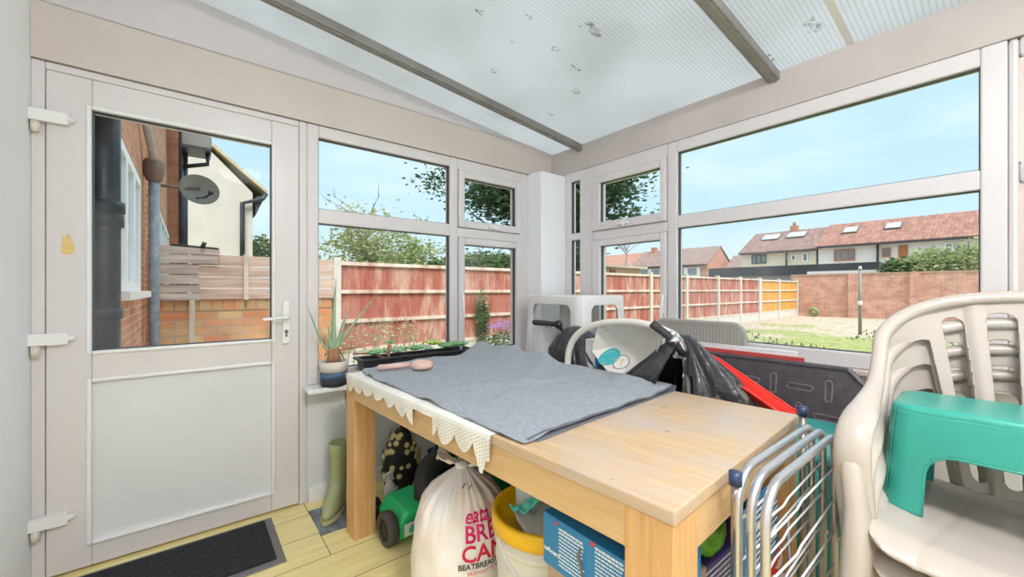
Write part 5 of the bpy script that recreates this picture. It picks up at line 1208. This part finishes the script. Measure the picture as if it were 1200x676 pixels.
scooter('scooter with thick black grip and chrome clamp above the draped black bag', onx(764, 379, 1.45), onx(786, 396, 1.50), onx(804, 418, 1.54), (1.66, .80), True)
b1c = Vector((1.69, 1.455, 0))
bg1 = tag(MB().lathe([(.0, .03), (.19, .03), (.21, .2), (.205, .45), (.215, .62), (.205, .74), (.18, .82), (.13, .88), (.07, .925), (.0, .94)], tuple(b1c), 110,
    fn=lambda p, a, r, z: Vector((p.x * .72, p.y * 1.0 + .07 * smoothstep(.6, .93, z), p.z + .02 * nz3(p.x, p.y, p.z, 14))) * 1 + Vector((p.x, p.y, 0)) * (.16 * nz3(cos(a) * 3 + z * 3, sin(a) * 3, z * 6) + .10 * nz3(cos(a) * 8, sin(a) * 8, z * 12))).build('black_bin_bag', 'blackbag'), 'crumpled black plastic bag over the left scooter behind grey cloth', 'bag')
b2c = Vector((1.625, .90, 0))
def b2f(p, a, r, z):
    k = smoothstep(.55, .93, z); fold = 1 + (.20 * sin(a * 9 + 2 * nz3(cos(a), sin(a), z * 2)) * (.35 + .65 * k) + .15 * nz3(cos(a) * 7, sin(a) * 7, z * 5) + .08 * nz3(cos(a) * 16, sin(a) * 16, z * 12))
    return Vector((p.x * fold * .55 - .05 * k, p.y * fold - .06 * k, p.z + .015 * nz3(p.x, p.y, 0, 20)))
bg2_ = MB().lathe([(.0, .02), (.24, .02), (.26, .3), (.27, .55), (.265, .66), (.235, .74), (.17, .81), (.11, .87), (.06, .92), (.03, .95), (.0, .955)], tuple(b2c), 140, fn=b2f)
keep = []
for f in bg2_.f:
    q = sum((Vector(bg2_.v[i]) for i in f), Vector()) / len(f); uu = CXP + FPX * (q.x * rtx + q.y * rty) / (q.x * fwx + q.y * fwy); vv_ = CYP - FPX * (q.z - HC) / (q.x * fwx + q.y * fwy)
    w_ = 24 * smoothstep(402, 460, vv_)
    front = (q - Vector((b2c.x, b2c.y, q.z))).dot(Vector((-.8, -.6, 0))) > 0
    keep.append(not (front and 405 < vv_ < 520 and abs(uu - 790) < w_ and len(f) == 4))
bg2_.f = [f for f, k in zip(bg2_.f, keep) if k]; bg2_.sm = [x for x, k in zip(bg2_.sm, keep) if k]
bg2 = tag(bg2_.build('black_bin_bag', 'blackbag'), 'black plastic bag draped like a tent from the right handlebar', 'bag')
tag(MB().ball((1.60, .70, .66), (.10, .11, .13), 40, 26, lambda p: p * (1 + .34 * nz3(p.x, p.y, p.z, 17) + .12 * nz3(p.x, p.y, p.z, 45))).build('brown_film_bag', mat('brown_film', (.20, .16, .14), .3, var=.7, vs=18)), 'crumpled brownish plastic film bag between black bag and red channel', 'bag')
# ================================================================== CHAIR STACK
LIFT = .21
def chair(label):
    t = thing('garden_chair', label, 'chair', (1.33, -.04, LIFT), 0, 'stacked plastic garden chairs')
    rim = [(-.150, .262, .42), (-.160, .267, .51), (-.160, .268, .57), (-.142, .267, .607), (-.10, .265, .632), (-.03, .264, .650), (.06, .264, .685), (.125, .266, .745), (.185, .266, .81), (.265, .228, .862), (.305, .165, .893), (.328, .09, .908), (.335, 0, .912)]
    L = [Vector((x, y, z)) for x, y, z in rim]; Rr = [Vector((x, -y, z)) for x, y, z in rim[::-1]][1:]
    pts = catmull(L + Rr, 6); n = len(pts); mid = (n - 1) / 2
    rs = [.017 + .016 * smoothstep(.40, .68, abs(i - mid) / mid) for i in range(n)]
    # rim as a swept oval, wide on the arms
    vs = []; fs = []; K = 16
    for i, p in enumerate(pts):
        d = (pts[min(n - 1, i + 1)] - pts[max(0, i - 1)]).normalized()
        w = smoothstep(.45, .70, abs(i - mid) / mid)
        out = Vector((.25, p.y * 1.0, .0)); out = Vector((0, 1 if p.y > 0 else -1, 0)) * w + Vector((p.x - .0, p.y, .3)).normalized() * (1 - w)
        X = (out - d * out.dot(d)).normalized(); Y = d.cross(X)
        for k in range(K):
            a = 2 * pi * k / K; vs.append(p + X * cos(a) * (.017 + .017 * w) + Y * sin(a) * (.015 + .003 * w))
    for i in range(n - 1):
        for k in range(K): fs.append((i * K + k, i * K + (k + 1) % K, (i + 1) * K + (k + 1) % K, (i + 1) * K + k))
    fs += [tuple(range(K))[::-1], tuple((n - 1) * K + k for k in range(K))]
    MB().add(vs, fs, True).build('arm_rail', 'chair_pl', t)
    zs = [(0, .522), (.09, .518), (.165, .503), (.225, .472), (.25, .445), (.265, .42), (.30, .36)]
    def hr(s):
        s = abs(s)
        for i in range(len(zs) - 1):
            if zs[i][0] <= s <= zs[i + 1][0]: k = (s - zs[i][0]) / (zs[i + 1][0] - zs[i][0]); return zs[i][1] * (1 - k) + zs[i + 1][1] * k
        return zs[-1][1]
    def bf(s, h):
        q = abs(s) / (.55 + .45 * h / .5); top = hr(s)
        f = min(top - h, .262 - abs(s), h + .012)
        hole = [-sdbox(q, h, .061, (.055 + .478) / 2, .028, (.478 - .055) / 2, .024), -sdbox(q, h, .152, (.055 + .463) / 2, .022, (.463 - .055) / 2, .02)]
        at = .40 - .9 * max(0, abs(s) - .20) ** 1.2 - 12 * max(0, .20 - abs(s)) ** 2
        hole.append(min(q - .205, at - h, h - .02))
        return min([f] + [-x for x in hole])
    def bm(s, h):
        c = .14 * (abs(s) / .285) ** 4 * (.35 + .65 * max(0, min(1, h / .41)))
        r = .006 * cos(min(1, abs(abs(s) / (.55 + .45 * h / .5) - .108) / .02) * pi / 2)
        return (.21 + .242 * h - c - r, s, .39 + h)
    sheet(bf, -.29, .29, -.015, .54, 150, 140, bm, .007).build('backrest', 'chair_pl', t)
    def sm_(x, y):
        z = .405 + .022 * (abs(y) / .25) ** 3 - .010 * cos(min(1, abs(x) / .2) * pi / 2) * cos(min(1, abs(y) / .2) * pi / 2)
        if x < -.15: z -= ((-.15 - x) / .07) ** 2 * .035
        if x > .17: z += ((x - .17) / .04) ** 2 * .012
        z -= .0028 * math.exp(-((abs(y) - .13 + .03 * x / .2) / .006) ** 2)
        return (x, y, z)
    sheet(lambda x, y: -sdbox(x, y, 0, 0, .215, .242 - .02 * (x > 0) * x / .2, .05), -.23, .23, -.28, .28, 70, 90, sm_, .008).build('seat', 'chair_pl', t)
    for sy in (1, -1):
        def er(z, cx, cy, rx, ry): return [Vector((cx + rx * abs(cos(a)) ** .7 * (1 if cos(a) > 0 else -1), sy * cy + ry * abs(sin(a)) ** .7 * (1 if sin(a) > 0 else -1), z)) for a in [2 * pi * k / 24 for k in range(24)]]
        shell([er(0, -.205, .266, .032, .026), er(.2, -.185, .260, .042, .028), er(.37, -.165, .255, .055, .028), er(.45, -.155, .258, .050, .022), er(.53, -.154, .267, .034, .022), er(.56, -.150, .266, .022, .016)], 'chair_pl', t, 'leg', top=True)
        shell([er(0, .285, .235, .026, .03), er(.2, .25, .232, .03, .03), er(.385, .21, .228, .034, .03)], 'chair_pl', t, 'leg', top=True)
    return t
c0_ = chair('cream plastic garden chair topmost of the stack with green stool on its seat')
for i, lb in enumerate(('cream plastic garden chair second from top of the stack', 'cream plastic garden chair third from top of the stack', 'cream plastic garden chair at the bottom of the stack')):
    c = copy_tree(c0_); c.location = (1.33 + .012 * (i + 1), -.04, LIFT - .07 * (i + 1)); c['label'] = lb; c.scale = (1, 1 - .014 * (i + 1), 1)
stool('green_stool', 'small turquoise green plastic stool standing on the top chair seat', 'stool', (1.415, .035, .626), R(1), .105, .148, .245, .062, .10, 'teal_pl', .14, .035, lip=1)
# two ceiling lamps behind the viewer, unseen, added and sized to brighten the room
for k, (x, y, lb) in enumerate(((.42, -.40, 'round opal fill lamp added nearer the white house wall'), (1.55, -.95, 'round opal fill lamp added nearer the wide window'))):
    zc = zroof(x) - .11
    om, on_, ol_, ob_ = newmat('opal'); ob_.inputs['Base Color'].default_value = (1, .95, .9, 1); ob_.inputs['Emission Color'].default_value = (.96, .97, 1, 1); ob_.inputs['Emission Strength'].default_value = LAMP[k]
    lm = thing('fill_ceiling_lamp', lb, 'lamp', (x, y, zc), 0, 'added ceiling lamps')
    MB().lathe([(0, .104), (.18, .104), (.18, .07), (0, .07)]).build('base', 'white_pl', lm)
    MB().lathe([(.0, -.03), (.12, -.02), (.19, .02), (.20, .05), (.18, .0695), (0, .0695)]).build('opal_shade', om, lm)
for o in bpy.data.objects:
    if o.parent and o.get('category'): del o['category']
